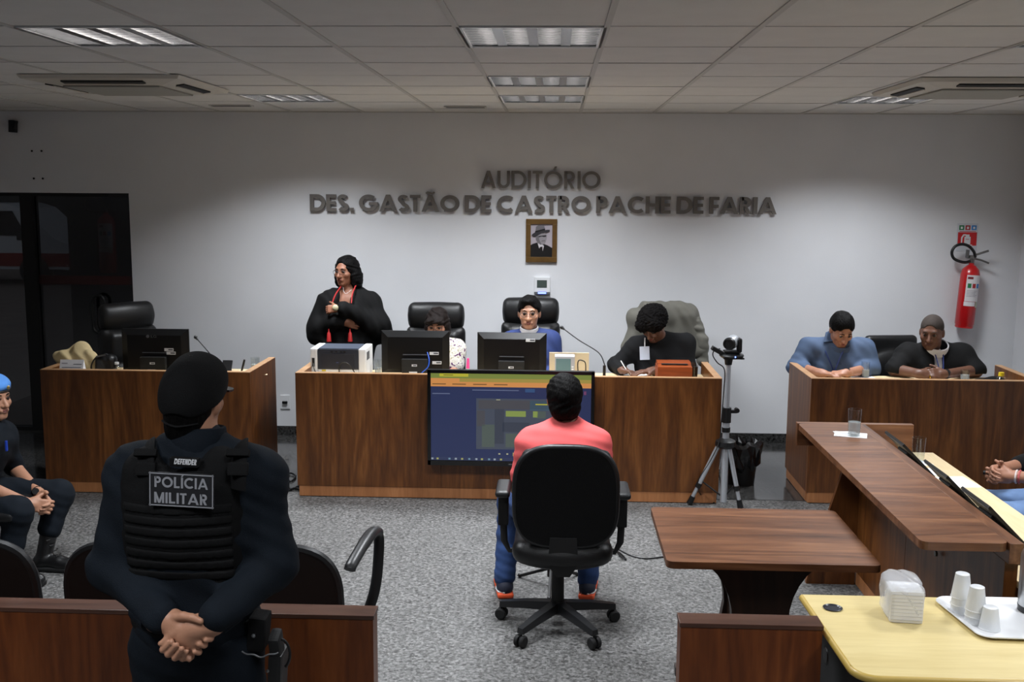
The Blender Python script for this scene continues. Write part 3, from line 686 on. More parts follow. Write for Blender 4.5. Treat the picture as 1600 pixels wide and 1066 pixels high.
# jurors' bench: high ledge on a panel, lower pale worktop behind
jb = thing('juror_bench', 'long walnut juror counter with high ledge and pale lower worktop', 'counter', (1.6, 4.9, 0))
y0, y1 = 3.87, 5.92
MB().prism(rrect(1.395, y0, 1.722, y1, .035), (0, 0, .868), (1, 0, 0), (0, 1, 0), (0, 0, .032)).build('ledge', m_wx, jb)
MB().b2((1.7225, y0, .82), (1.775, y1, .9), .002).build('top_rail', m_wy, jb)
for a, b in ((y0+.03, 4.99), (4.994, y1-.02)): MB().b2((1.722, a, .085), (1.772, b, .8195), .002).build('front_panel', m_wv, jb)
MB().b2((1.728, y0+.04, .004), (1.766, y1-.03, .085)).build('plinth', m_plinth, jb)
MB().prism([(1.722, .866), (1.66, .866), (1.64, .72), (1.45, .02), (1.45, .0), (1.722, .0)], (0, y1-.14, 0), (1, 0, 0), (0, 0, 1), (0, .03, 0)).build('support_foot', m_wv, jb)
MB().b2((1.395, y1+.001, .77), (2.05, y1+.045, .9), .002).build('end_rail', m_wx, jb)
MB().b2((1.73, y1+.001, .0), (2.05, y1+.045, .7695), .002).build('end_panel', m_wv, jb)
MB().b2((1.776, y0, .715), (2.165, y1, .742), .003).build('worktop', m_cream, jb)
for y in (y0+.05, 4.9, y1-.06): MB().b2((1.776, y, 0), (2.1, y+.03, .7145)).build('worktop_support', m_wv, jb)
MB().cyl((1.71, 4.55, .62), (1.70, 4.55, .62), .012, n=10).build('panel_lock', m_steel, jb)

# low table in the well
lt = thing('low_table', 'square walnut table with rounded corners on a dark waisted pedestal', 'table', (.9, 4.47, 0))
MB().prism(rrect(.468, 4.10, 1.33, 4.845, .03), (0, 0, .690), (1, 0, 0), (0, 1, 0), (0, 0, .03)).build('tabletop', m_wx, lt)
m_dk = wood('dark_walnut_pedestal', C(30, 18, 12), C(44, 27, 18), C(58, 36, 24), 'z', .4)
cv = [(.30*cos(radians(a)), .30*sin(radians(a))) for a in np.linspace(0, 90, 10)]
prof = [(-.36, .69), (-.36, .66)]+[(-.36+.24*sin(radians(a)), .66-.30*(1-cos(radians(a)))) for a in np.linspace(0, 90, 9)]+[(-.13, .3)]+[(-.13-.2*(1-cos(radians(a))), .3-.26*sin(radians(a))) for a in np.linspace(0, 90, 9)]+[(-.33, 0)]
prof = prof+[(-p[0], p[1]) for p in prof[::-1]]
MB().prism(prof, (.905, 4.36, 0), (1, 0, 0), (0, 0, 1), (0, .05, 0)).build('pedestal_panel', m_dk, lt)
MB().prism(prof, (.905, 4.58, 0), (1, 0, 0), (0, 0, 1), (0, .05, 0)).build('pedestal_panel', m_dk, lt)
MB().b2((.80, 4.41, .05), (1.01, 4.58, .66)).build('pedestal_core', m_dk, lt)

# barriers
m_btop = wood('dark_barrier_top', C(58, 36, 28), C(80, 52, 40), C(96, 66, 54), 'x', .3)
def barrier(label, x0, x1):
    t = thing('barrier', label, 'barrier', ((x0+x1)/2, 3.39, 0)); a, b = 3.345, 3.435
    MB().b2((x0+.003, a+.003, 0), (x1-.003, b-.003, .765), .002).build('panel', m_red_w, t)
    MB().b2((x0, a, .7655), (x1, b, .78), .002).build('top_board', m_btop, t)
    return t
barrier('low dark wooden barrier behind the standing police officer', -3.6, -.595)
barrier('low dark wooden barrier beside the yellow table', .43, .905)

# yellow table
yt = thing('side_table', 'pale yellow table with black panels holding tray and napkins', 'table', (1.5, 3.37, 0))
m_yel = wood('yellow_laminate', C(214, 192, 132), C(228, 208, 150), C(236, 218, 166), 'x', .35, 1, .12)
top = [(.918, 3.70), (.935, 3.12)]+[(1.005-.07*cos(radians(a)), 3.125-.07*sin(radians(a))) for a in np.linspace(0, 90, 7)]+[(2.35, 3.055), (2.35, 3.70)]
MB().prism(top, (0, 0, .728), (1, 0, 0), (0, 1, 0), (0, 0, .022)).build('tabletop', m_yel, yt)
e = MB().tube([(p[0], p[1], .737) for p in top], .0135, 10); e.build('rounded_edge', mat('yellow_edge_band', C(196, 166, 84), .35), yt, True)
MB().b2((.965, 3.12, .0), (.985, 3.66, .7275)).build('side_panel', m_blackm, yt)
MB().b2((2.28, 3.12, .0), (2.30, 3.66, .7275)).build('side_panel', m_blackm, yt)
MB().b2((.985, 3.40, .25), (2.28, 3.42, .7275)).build('modesty_panel', m_blackm, yt)
MB().lathe((.994, 3.575, .75), [(.018, .001), (.032, .0015), (.034, .004), (.031, .005), (.026, .002), (.024, -.01), (0.001, -.012)], 24).cyl((.994, 3.575, .7495), (.994, 3.575, .7515), .027, n=20).build('grommet', mat('grommet_dark', C(40, 42, 50), .25), yt, True)  # flat dark disc paints the shade inside the hole; the tabletop is solid
MB().lathe((.9645, 3.52, .60), [(.001, .004), (.026, .004), (.03, .0)], 20, (-1, 0, 0)).build('cable_cap', m_black, yt, True)

# ------------------------------------------------------------------ chairs
m_leather = mat('black_leather', C(14, 14, 15), .42, bump=.12, bscale=220)
m_fabric = mat('black_fabric', C(12, 12, 13), .9, bump=.25, bscale=500, spec=.25)
m_shell = mat('dark_shell_plastic', C(22, 23, 25), .4)
def base5(t, L, r, a0, hub=.09, col_to=.36, rw=.028):
    MB().cyl(L+V(0, 0, hub-.02), L+V(0, 0, hub+.045), .042, .036, 18).build('hub', m_shell, t, True)
    MB().cyl(L+V(0, 0, hub+.04), L+V(0, 0, col_to), .032, .030, 16).build('gas_column', m_blackm, t, True)
    for k in range(5):
        a = a0+2*pi*k/5; d = V(cos(a), sin(a), 0); R = np.array(frame(d)).T
        vs = []
        for s, hh, z0, z1 in ((.02, .032, hub-.005, hub+.04), (r*.55, .028, hub-.015, hub+.022), (r, .020, hub-.032, hub-.004)):
            n = V(-d[1], d[0], 0)
            vs += [L+d*s+n*hh+V(0, 0, z0), L+d*s-n*hh+V(0, 0, z0), L+d*s-n*hh*.75+V(0, 0, z1), L+d*s+n*hh*.75+V(0, 0, z1)]
        fs = [(0, 1, 2, 3), (8, 9, 10, 11)]
        for q in (0, 4):
            for i in range(4): fs.append((q+i, q+(i+1) % 4, q+4+(i+1) % 4, q+4+i))
        MB().add(vs, fs).build('spoke', m_shell, t)
        n = V(-d[1], d[0], 0); c = L+d*(r-.005)+V(0, 0, .030)
        w = MB()
        for s in (-1, 1): w.lathe(c+n*s*.006, [(0, 0), (.026, 0), (.030, .006), (.030, .016), (.024, .021), (0, .021)], 16, tuple(n*s))
        w.cyl(c+V(0, 0, .0), c+V(0, 0, .036), .008, n=8); w.build('caster', m_blackm, t, True)
def exec_chair(label, loc, rot=0, hi=1.33):
    """high-back leather chair facing -y when rot = 0"""
    t = thing('office_chair', label, 'chair', (0, 0, 0), 'leather office chairs behind the desks'); L = V(0, 0, 0); dz = hi-1.33
    sdf('headrest', [bx((0, .24, 1.215), (.235, .055, .115), rr=.055), el((0, .20, 1.215), (.22, .06, .1), k=.06)], .011, m_leather, t)
    sdf('backrest', [bx((0, .22, .83), (.25, .05, .30), rr=.05), el((0, .17, .70), (.22, .07, .16), k=.06), bx((0, .17, .98), (.2, .05, .12), rr=.05, k=.04)], .012, m_leather, t)
    sdf('seat', [bx((0, -.06, .455), (.26, .26, .055), rr=.05), el((0, -.08, .49), (.22, .22, .05), k=.05)], .013, m_leather, t)
    for s in (-1, 1):
        a = MB().tube(sm([(s*.29, .16, .50), (s*.31, .18, .62), (s*.31, .10, .69), (s*.31, -.12, .69), (s*.31, -.2, .64), (s*.29, -.16, .47), (s*.25, -.12, .43)], 4), .018, 8, 1.4); a.build('armrest', m_shell, t, True)
    MB().box((0, -.02, .395), (.2, .22, .05), None, .01).build('mechanism', m_blackm, t)
    base5(t, L, .30, .3)
    t.location = [float(v) for v in loc]; t.rotation_euler = (0, 0, rot); return t
ec = exec_chair('black leather high-back chair behind the woman at the central desk', (-.995, 8.52, -.06))
dup(ec, (-.195, 8.60, -.02), .02, 'black leather high-back chair of the man in the blue suit')
dup(ec, (-3.40, 8.42, -.07), .85, 'empty black leather high-back chair turned sideways at the left desk')
#J# dup(ec, (.92, 8.50, -.06), 0, 'high-back chair draped with a grey jacket behind the writing person')
# low-back chairs at the right desk
def low_chair(label, loc, rot=0):
    t = thing('office_chair', label, 'chair', (0, 0, 0), 'low-back chairs at the right desk')
    sdf('backrest', [bx((0, .22, .80), (.225, .04, .22), rr=.04), el((0, .18, .74), (.2, .05, .14), k=.05)], .011, m_leather, t)
    sdf('seat', [bx((0, -.06, .455), (.24, .24, .045), rr=.04)], .013, m_leather, t)
    MB().tube([(0, .10, .41), (0, .26, .44), (0, .275, .56), (0, .26, .70)], .022, 8).build('back_bar', m_blackm, t, True)
    MB().box((0, 0, .395), (.18, .22, .04), None, .01).build('mechanism', m_blackm, t)
    base5(t, V(0, 0, 0), .30, .2)
    t.location = [float(v) for v in loc]; t.rotation_euler = (0, 0, rot); return t
lc = low_chair('black low-back chair behind the man in the black gown', (2.80, 8.45, .03), .15)
dup(lc, (.92, 8.52, .03), 0, 'chair draped with a grey jacket behind the writing person', 'leather office chairs behind the desks')
dup(lc, (2.27, 8.50, -.06), .15, 'black low-back chair hidden behind the man in the blue shirt')
dup(lc, (2.78, 5.60, -.03), pi/2*3, 'black chair of the juror in jeans, behind the counter', 'juror chairs')
dup(lc, (2.78, 4.95, -.03), pi/2*3, 'black chair at the near right end of the juror counter', 'juror chairs')

# swivel task chair in the middle, seen from behind (its occupant looks towards the desks)
tc = thing('swivel_chair', 'black swivel task chair in the middle of the floor', 'chair', (.035, 5.10, 0))
cx, cy = .055, 5.06
base5(tc, V(.035, 5.10, 0), .31, radians(90), .10, .36)
bk = [bx((cx+.012, 4.985, .715), (.238, .028, .245), rr=.028)]
def superback(X, Y, Z): return 0*X
MB().prism([(.245*np.sign(cos(a))*abs(cos(a))**.62*(1+.03*sin(a)*-1), .252*np.sign(sin(a))*abs(sin(a))**.62) for a in np.linspace(0, 2*pi, 49)[:-1]], (cx+.012, 4.955, .722), (1, 0, 0), (0, -.08, 1), (0, .035, 0)).build('backrest_shell', m_fabric, tc)
pts = [(cx+.012+.247*np.sign(cos(a))*abs(cos(a))**.62, 4.972-.02*np.sign(sin(a))*abs(sin(a))**.62, .722+.254*np.sign(sin(a))*abs(sin(a))**.62) for a in np.linspace(0, 2*pi, 61)]
MB().tube(pts, .017, 10, 1.0, (0, 1, 0)).build('backrest_rim', m_shell, tc, True)
sdf('back_cushion', [bx((cx+.012, 5.02, .73), (.22, .04, .22), rr=.04)], .012, m_leather, tc)
sdf('seat', [bx((cx, 5.23, .425), (.245, .235, .05), rr=.05), el((cx, 5.06, .40), (.23, .10, .075), k=.06)], .012, m_leather, tc)
MB().prism([(-.066, .515), (.066, .515), (.072, .42), (.060, .355), (.034, .315), (-.034, .315), (-.060, .355), (-.072, .42)], (.058, 4.968, 0), (1, 0, 0), (0, 0, 1), (0, .035, 0)).box((.05, 5.04, .345), (.085, .13, .035), None, .008).build('back_bar', m_blackm, tc)
MB().box((.04, 5.14, .355), (.2, .2, .05), None, .01).build('mechanism', m_blackm, tc)
for s, ax_ in ((-1, -.245), (1, .352)):
    ar = sdf('armrest_pad', [bx((ax_, 5.13, .715), (.038, .125, .018), rr=.018)], .008, m_shell, tc)
    MB().b2((ax_-.026, 5.10, .53), (ax_+.026, 5.16, .70), .008).build('armrest_sleeve', m_blackm, tc)
    MB().tube([(ax_, 5.13, .55), (ax_-s*.004, 5.14, .44), (ax_-s*.03, 5.15, .385), (cx+s*.12, 5.16, .375)], .02, 8, .6).build('armrest_support', m_blackm, tc, True)
MB().tube([(.10, 5.1, .365), (.27, 5.12, .36), (.30, 5.13, .35)], .006, 6).build('height_lever', m_blackm, tc)

# visitor chairs behind the left barrier (backs to the camera)
def visitor(label, loc, arm=False):
    t = thing('visitor_chair', label, 'chair', (0, 0, 0), 'black visitor chairs behind the left barrier')
    out = [(.232*np.sign(cos(a))*abs(cos(a))**.7, .235*np.sign(sin(a))*abs(sin(a))**.62) for a in np.linspace(0, 2*pi, 41)[:-1]]
    MB().prism(out, (0, 0, .655), (1, 0, 0), (0, -.1, 1), (0, .03, 0)).build('backrest', mat('black_shell_matt', C(11, 11, 12), .55), t)
    MB().tube([(p[0], .015-.1*p[1], .655+p[1]) for p in out+[out[0]]], .0185, 8, 1, (0, 1, 0)).build('backrest_rim', m_shell, t, True)
    sdf('seat', [bx((0, .26, .43), (.24, .23, .03), rr=.03), el((0, .3, .445), (.2, .18, .03), k=.03)], .013, m_shell, t)
    for s in (-1, 1):
        MB().tube([(s*.2, .06, .0), (s*.2, .08, .40)], .013, 8).build('leg', m_blackm, t, True)
        MB().tube([(s*.2, .46, .0), (s*.2, .44, .40)], .013, 8).build('leg', m_blackm, t, True)
    MB().tube([(-.12, .1, .41), (-.12, -.02, .44), (-.12, .0, .6)], .012, 8).tube([(.12, .1, .41), (.12, -.02, .44), (.12, .0, .6)], .012, 8).build('back_support', m_blackm, t, True)
    if arm: MB().tube(sm([(.27, .02, .80), (.275, .04, .815), (.30, .16, .855), (.315, .26, .865), (.325, .325, .84), (.325, .34, .76), (.31, .31, .60), (.25, .28, .43)], 5), [.024]*10+[.026]*10+[.022]*16, 10, .8, (0, 0, 1)).build('armrest', m_shell, t, True)
    t.location = [float(v) for v in loc]; return t
v3 = visitor('black visitor chair with a looped armrest beside the gap in the barrier', (-1.02, 3.70, 0), True)
v2 = visitor('black visitor chair half hidden by the standing officer', (-1.585, 3.70, 0))
dup(v2, (-2.17, 3.70, 0), 0, 'black visitor chair at the left edge beside the barrier')
dup(v2, (-3.43, 5.66, -.02), -pi/2, 'black visitor chair under the seated officer with the blue beret')
# ================================================================== PEOPLE
def skin(name, rgb): return mat(name, C(*rgb), .5, bump=.05, bscale=150, var=.05, vscale=25)
m_sk_a = skin('skin_warm', (176, 128, 102)); m_sk_b = skin('skin_brown', (150, 100, 76)); m_sk_c = skin('skin_dark', (98, 64, 48)); m_sk_d = skin('skin_tan', (164, 116, 92))
m_hair = mat('black_hair', C(9, 8, 8), .6, bump=.7, bscale=140, stretch=(1, 1, .25), spec=.1); m_hairb = mat('dark_brown_hair', C(24, 17, 15), .6, spec=.12, bump=.6, bscale=90, stretch=(1, 1, .2))
m_curl = mat('curly_black_hair', C(10, 8, 8), .8, bump=1, bscale=80, spec=.08); m_stub = mat('cropped_grey_hair', C(52, 43, 38), .85, var=.15, vscale=60)
m_eyew = mat('eye_white', C(210, 205, 200), .3); m_iris = mat('eye_dark', C(30, 20, 16), .25)
m_lid = mat('eyelid_brown', C(66, 44, 36), .6)
m_lip = mat('lip_rose', C(140, 80, 70), .5); m_lipd = mat('lip_dark', C(84, 46, 40), .5)
m_navy = mat('navy_uniform_cloth', C(14, 21, 29), .85, spec=.2, bump=.25, bscale=350, var=.12, vscale=14)
m_vest = mat('black_vest_cloth', C(8, 8, 9), .85, spec=.2, bump=.3, bscale=400)
m_web = mat('black_webbing', C(10, 10, 11), .8, spec=.2, bump=.3, bscale=500)
m_gown = mat('black_gown_cloth', C(9, 9, 10), .85, spec=.25, bump=.15, bscale=120)
m_tee = mat('coral_cotton', C(228, 96, 96), .85, bump=.15, bscale=300, var=.04)
m_jean = mat('blue_denim', C(36, 62, 108), .85, bump=.3, bscale=400, var=.3, vscale=12)
m_jeanl = mat('light_denim', C(108, 136, 178), .85, bump=.3, bscale=400, var=.2, vscale=12)
m_suit = mat('blue_suit_cloth', C(34, 52, 104), .8, bump=.15, bscale=300)
m_shirtb = mat('blue_grey_shirt', C(68, 86, 114), .8, bump=.2, bscale=250, var=.08)
m_shirtw = mat('white_shirt', C(214, 214, 218), .7); m_sweater = mat('black_sweater', C(14, 14, 16), .9, spec=.25, bump=.3, bscale=300)
m_trous = mat('dark_trousers', C(26, 27, 32), .85)

def LPf(c, R, s): return lambda x, y, z: c+R @ (V(x, y, z)*s)
def hframe(fwd, up=(0, 0, 1)):
    r, f, u = frame(fwd, up); return np.array([r, f, u]).T
def head_prims(c, R, s=1, jaw=1.0, full=1.0):
    q = LPf(c, R, s)
    return [el(q(0, -.016, .028), V(.076, .096, .087)*s, R, .02), el(q(0, .018, -.032), V(.063*full, .074, .084)*s, R, .03), el(q(0, .03, -.078), V(.046*jaw, .048, .036)*s, R, .03),
            cn(q(-.012, .068, -.1), q(.012, .068, -.1), .016*s, None, .02),
            cn(q(-.034, .076, .025), q(.034, .076, .025), .012*s, None, .015), cn(q(0, .088, .004), q(0, .110, -.034), .008*s, .0135*s, .01), cn(q(-.014, .095, -.037), q(.014, .095, -.037), .009*s, None, .008),
            el(q(-.046, .052, -.025), V(.022, .03, .022)*s, R, .02), el(q(.046, .052, -.025), V(.022, .03, .022)*s, R, .02),
            cn(q(-.02, .086, -.064), q(.02, .086, -.064), .0095*s, None, .012),
            el(q(.031, .100, .003), V(.017, .016, .011)*s, R, .012, 's'), el(q(-.031, .100, .003), V(.017, .016, .011)*s, R, .012, 's'),
            el(q(.0775, -.008, -.008), V(.010, .021, .032)*s, R, .006), el(q(-.0775, -.008, -.008), V(.010, .021, .032)*s, R, .006)]
def face(t, c, R, s=1, brow=None, lip=None, glasses=None, closed=False):
    q = LPf(c, R, s)
    for sx in (-1, 1):
        e = MB(); e.ball((0, 0, 0), .0125*s, 12)
        vs = np.array(e.v); vs = vs[:, [0, 2, 1]]; dirn = vs/np.linalg.norm(vs, axis=1)[:, None]
        e.v = [tuple(v) for v in (vs @ R.T)+q(sx*.031, .0765, .002)]
        for i, f in enumerate(e.f):
            m = np.mean(dirn[f], axis=0)
            e.m[i] = 1 if m[1] > .62 else 0
        e.build('eye', [m_eyew, m_iris], t, True)
        b = MB().tube([q(sx*.014, .0895, .024), q(sx*.03, .090, .030), q(sx*.047, .079, .025)], [.0028*s, .0036*s, .0015*s], 6); b.build('eyebrow', brow or m_hair, t, True)
        lid = MB().tube([q(sx*.017, .0875, .006), q(sx*.031, .0905, .0105), q(sx*.046, .081, .005)], .0022*s, 6); lid.build('eyelid', m_lid, t, True)
    MB().tube([q(-.025, .085, -.064), q(-.01, .096, -.0605), q(0, .097, -.062), q(.01, .096, -.0605), q(.025, .085, -.064)], [.003*s, .0055*s, .005*s, .0055*s, .003*s], 6).tube([q(-.02, .087, -.069), q(0, .0965, -.072), q(.02, .087, -.069)], [.003*s, .006*s, .003*s], 6).build('lips', lip or m_lip, t, True)
    if glasses:
        g = MB(); yy = .108
        for sx in (-1, 1):
            ring = [q(sx*.033+.024*cos(a), yy-.010*abs(cos(a)*.5+.5*sx)*sx*sx, .0+.018*sin(a)) for a in np.linspace(0, 2*pi, 25)]
            g.tube(ring, .0016*s, 6); g.tube([q(sx*.057, yy-.008, .004), q(sx*.074, .06, .008), q(sx*.080, -.01, .004)], .0015*s, 6)
        g.tube([q(-.01, yy, .004), q(0, yy+.003, .007), q(.01, yy, .004)], .0016*s, 6); gl = g.build('glasses', glasses, t, True)
def hair_short(c, R, s=1, th=.012, low=-.055, front=.062, side=.0):
    q = LPf(c, R, s); r = th
    return [el(q(0, -.018, .034), V(.077+r, .097+r, .088+r)*s, R, .02),
            el(q(0, .115, .004), V(.061, .075, .080)*s, R, .012, 's'), bx(q(0, .15, -.06), V(.12, .11, .098)*s, R, .02*s, .015, 's'), bx(q(0, .05, -.10), V(.12, .062, .105)*s, R, .01*s, .01, 's'),
            bx(q(0, 0, low-.1), V(.2, .2, .1)*s, R, .005, .01, 's')]
def hand(w, f, n, th, curl=(.5, .55, .4), s=1.0, spread=.07, tb=.35, r=.0085):
    """wrist, finger direction, palm normal, thumb direction"""
    f = np.array(f, float); f /= np.linalg.norm(f); n = np.array(n, float); n -= f*(n@f); n /= np.linalg.norm(n)
    t = np.cross(f, n); t = t if t @ np.array(th, float) > 0 else -t; R = np.array([t, f, n]).T; out = []
    out += [cn(w-f*.02, w+f*.03*s, .026*s, .028*s, .02), bx(w+f*.055*s, V(.040, .046, .0135)*s, R, .0125*s, .015)]
    for i in range(4):
        b = w+f*.092*s+t*(.030-.020*i)*s; sp = (1.5-i)*spread; d = f*cos(sp)+t*sin(sp); ln = [.95, 1.05, .98, .78][i]*s; p = b-d*.015*s; out.append(cn(p, b, r*s*1.1, r*s*1.05, .01)); p = b; a = 0
        for j in range(3):
            a += curl[j]; dd = d*cos(a)+n*sin(a); p2 = p+dd*[.042, .027, .021][j]*ln; out.append(cn(p, p2, r*s*(1.05-.07*j), r*s*(1-.07*j), .005)); p = p2
    b = w+f*.025*s+t*.028*s; d1_ = f*.62+t*.72+n*.35; d1_ /= np.linalg.norm(d1_); p = b+d1_*.045*s; out.append(cn(b, p, .014*s, .011*s, .012))
    d2 = d1_*cos(tb)+(f*.7-t*.5)*sin(tb); d2 /= np.linalg.norm(d2); out.append(cn(p, p+d2*.034*s, .0105*s, .0085*s, .005)); return out
def tframe(J):
    r = J['sR']-J['sL']; r = r/np.linalg.norm(r); u = J['neck']-J['pel']; u = u-r*(u@r); u /= np.linalg.norm(u); return np.array([r, np.cross(u, r), u]).T
def torso(J, w=1.0, d=1.0):
    R = tframe(J); mid = (J['pel']+J['chest'])/2
    return [el(J['pel'], V(.165*w, .12*d, .13), R, .06), bx(mid*.4+J['chest']*.6, V(.15*w, .10*d, .20), R, .085, .09), el(J['chest'], V(.172*w, .118*d, .20), R, .09), cn(J['sR'], J['sL'], .055, None, .09),
            cn(J['neck']-R[:, 2]*.01, J['sR']+R[:, 2]*.012, .05, .045, .05), cn(J['neck']-R[:, 2]*.01, J['sL']+R[:, 2]*.012, .05, .045, .05)]
def arm(J, sd, full=True, up=1.0, fat=1.0):
    s, e, w = J['s'+sd], J['e'+sd], J['w'+sd]; o = []
    if up < 1: return [cn(s, s+(e-s)*up, .056*fat, .05*fat, .04)]
    o = [cn(s, e, .052*fat, .044*fat, .06)]
    if full is True: o.append(cn(e, w, .043*fat, .029*fat, .03))
    elif full: o.append(cn(e, e+(w-e)*full, .043*fat, (.043-.014*full)*fat, .03))
    return o
def legs(J):
    o = []
    for sd in 'RL': o += [cn(J['h'+sd], J['k'+sd], .088, .064, .05), cn(J['k'+sd], J['a'+sd], .062, .045, .03)]
    return o
def seatlegs(J, r, f, seat=.5, spread=.11, knee=.42):
    for sd, s in (('R', 1), ('L', -1)):
        J['h'+sd] = J['pel']+r*s*.09+V(0, 0, -.03); k = J['pel']+r*s*spread+f*knee; k[2] = seat+.03; J['k'+sd] = k; a = k-f*.03; a = a.copy(); a[2] = .10; J['a'+sd] = a
def shoe(t, a, d, m_up, m_sole, boot=False, knee=None):
    d = V(d[0], d[1], 0); d /= np.linalg.norm(d); n = V(-d[1], d[0], 0); R = np.array([n, d, V(0, 0, 1)]).T; g = V(a[0], a[1], 0)
    pr = [el(g+d*.13+V(0, 0, .042), V(.045, .075, .038), R, .03), cn(g-d*.03+V(0, 0, .05), g+d*.08+V(0, 0, .055), .042, .040, .03), cn(g-d*.01+V(0, 0, .06), V(a[0], a[1], .24 if boot else .105) if knee is None else a+(knee-a)*.36, .043, .05 if boot else .042, .02), bx(g+V(0, 0, -.04), V(.3, .4, .05), I3, .001, .002, 's')]
    sh = sdf('boot' if boot else 'shoe', pr, .007, m_up, t)
    sole = sdf('sole', [bx(g+d*.06+V(0, 0, .016), V(.045, .135, .016), R, .014), bx(g+d*.06+V(0, 0, -.03), V(.3, .4, .03), I3, .001, .002, 's')], .007, m_sole, sh)
    if boot:
        for k in range(4):
            p = g+d*(.085-.018*k)+V(0, 0, .095+.03*k); MB().tube([p-n*.025, p+d*.008, p+n*.025], .004, 6).build('lace', m_black, sh)
def collar(t, c, r0, r1, h, m, ax=(0, 0, 1), gap=0, name='collar'):
    ax = V(*ax); ax /= np.linalg.norm(ax); return MB().lathe(c, [(r0-.008, -.012), (r0, -.01), (r0+.002, h*.3), (r1+.003, h), (r1-.002, h+.003), (r1-.007, h-.002), (r0-.008, -.012)], 28, tuple(ax)).build(name, m, t, True)
def person(label, base): return thing('person', label, 'person', base)
HF = .0058   # cell size for far bodies

# ---------------------------------------------------------------- standing police officer in the foreground (back to the camera)
YC = 2.86
J = dict(pel=P(308, 985, YC), chest=P(303, 815, YC), neck=P(309, 690, YC-.0), sL=P(212, 742, YC), sR=P(402, 745, YC), eL=P(173, 885, YC-.03), eR=P(431, 883, YC-.03), wL=P(258, 968, YC-.20), wR=P(330, 970, YC-.21))
base = V(J['pel'][0], YC, 0)
pc = person('police officer in navy uniform and black vest standing with hands clasped behind', base)
hc = P(302, 623, YC+.02); HR = hframe((.11, 1, .05), (.05, 0, 1))
def H(cx, cy, dy): return P(120+cx/3.728, 780+cy/3.728, YC-.21+dy)
def fing(pts, r): return chain([H(*p) for p in pts], r, .003)
hands = []
# his right hand (image right): open palm towards the camera, fingers curled upwards
hands += [cn(H(790, 720, .01), H(700, 745, .0), .031, .030, .03), el(H(652, 775, -.004), V(.040, .017, .036), I3, .02), cn(H(700, 745, 0), H(620, 790, 0), .027, .026, .02), el(H(660, 830, -.006), V(.034, .016, .026), I3, .015)]
hands += fing([(610, 755, -.012), (560, 790, -.016), (520, 825, -.020), (488, 842, -.022)], [.0125, .011, .0095, .0075])
hands += fing([(600, 815, .004), (540, 870, .0), (502, 878, -.022), (552, 833, -.034)], [.0105, .0100, .0092, .0075])
hands += fing([(625, 830, .004), (565, 892, .0), (532, 905, -.024), (582, 850, -.038)], [.0105, .0100, .0092, .0075])
hands += fing([(650, 845, .004), (600, 915, .0), (572, 925, -.024), (612, 872, -.038)], [.0102, .0098, .0090, .0074])
hands += fing([(675, 855, .004), (640, 925, .0), (615, 930, -.02), (640, 888, -.032)], [.0095, .0090, .0082, .0068])
hands += fing([(670, 870, .006), (668, 918, .0), (655, 935, -.01)], [.0088, .0084, .007])
# his left hand (image left): gripping the right wrist, thumb over the top
hands += [cn(H(470, 700, .02), H(545, 705, .012), .030, .028, .03), el(H(555, 715, .01), V(.038, .018, .030), I3, .02), cn(H(560, 720, .012), H(660, 760, .030), .026, .024, .02)]
hands += fing([(560, 690, -.002), (620, 682, -.014), (672, 690, -.026), (722, 712, -.030)], [.0135, .012, .0105, .0085])
hands += fing([(690, 770, .030), (775, 775, .020), (778, 812, -.006), (752, 820, -.018)], [.0105, .0100, .0094, .0080])
hands += fing([(680, 800, .030), (745, 822, .018), (742, 850, -.008), (712, 845, -.020)], [.0105, .0102, .0096, .0082])
hands += fing([(660, 830, .026), (705, 870, .016), (710, 892, -.006), (688, 890, -.016)], [.0100, .0096, .0090, .0076])
bd = head_prims(hc, HR, .95)+[cn(hc+HR @ V(0, -.025, -.06), J['neck']-V(0, 0, .03), .056, .062, .03), cn(hc+HR @ V(0, -.045, -.03), J['neck'], .05, .06, .03), el(J['chest'], V(.13, .09, .17), I3, .05), cn(J['sL'], J['sR'], .04, None, .05)]
for sd, wv in (('L', H(470, 700, .02)), ('R', H(790, 720, .01))): bd += [cn(J['s'+sd], J['e'+sd], .045, .038, .03), cn(J['e'+sd], wv, .038, .028, .03)]
sdf('body', bd+hands, .0038, m_sk_a, pc)
face(pc, hc, HR, .95)
sdf('hair', [el(hc+HR @ V(0, -.028, -.01), V(.069, .084, .09), HR, .02), el(hc+HR @ V(0, -.052, -.078), V(.057, .044, .05), HR, .03), bx(hc+HR @ V(0, .08, -.02), V(.14, .10, .2), HR, .01, .01, 's')], .005, m_hair, pc)
q = LPf(hc, HR, .95)
CT = HR @ np.array(Matrix.Rotation(.26, 3, 'X'))
cap = sdf('cap', [el(q(0, -.012, .008), V(.085, .109, .118), HR, .02), el(q(0, .045, .06), V(.078, .066, .066), HR, .04), bx(q(0, 0, -.002)-CT[:, 2]*.15, V(.2, .3, .15), CT, .004, .006, 's'), el(q(0, -.125, -.056), V(.048, .05, .036), HR, .005, 's')], .0048, mat('black_cap_cloth', C(12, 12, 13), .88, spec=.2, bump=.3, bscale=300), pc, folds(.0012, 30, (0, 1, .5), 3))
MB().tube([q(.074*sin(a), -.012-.096*cos(a), -.056+.01*abs(sin(a))) for a in np.linspace(-.75, .75, 9)], [.010]*9, 8, .3, tuple(HR[:, 2])).build('cap_strap', MATS['black_cap_cloth'], cap, True)
br = [q(.085*sin(a)*1.0, .05+.12*cos(a), .0-.012*abs(sin(a))) for a in np.linspace(-1.4, 1.4, 13)]
MB().prism([(.078*sin(a), .14*cos(a)) for a in np.linspace(-1.45, 1.45, 15)], q(0, .055, .012), HR[:, 0], HR[:, 1]-HR[:, 2]*.18, HR[:, 2]*.006).build('brim', m_black, cap)
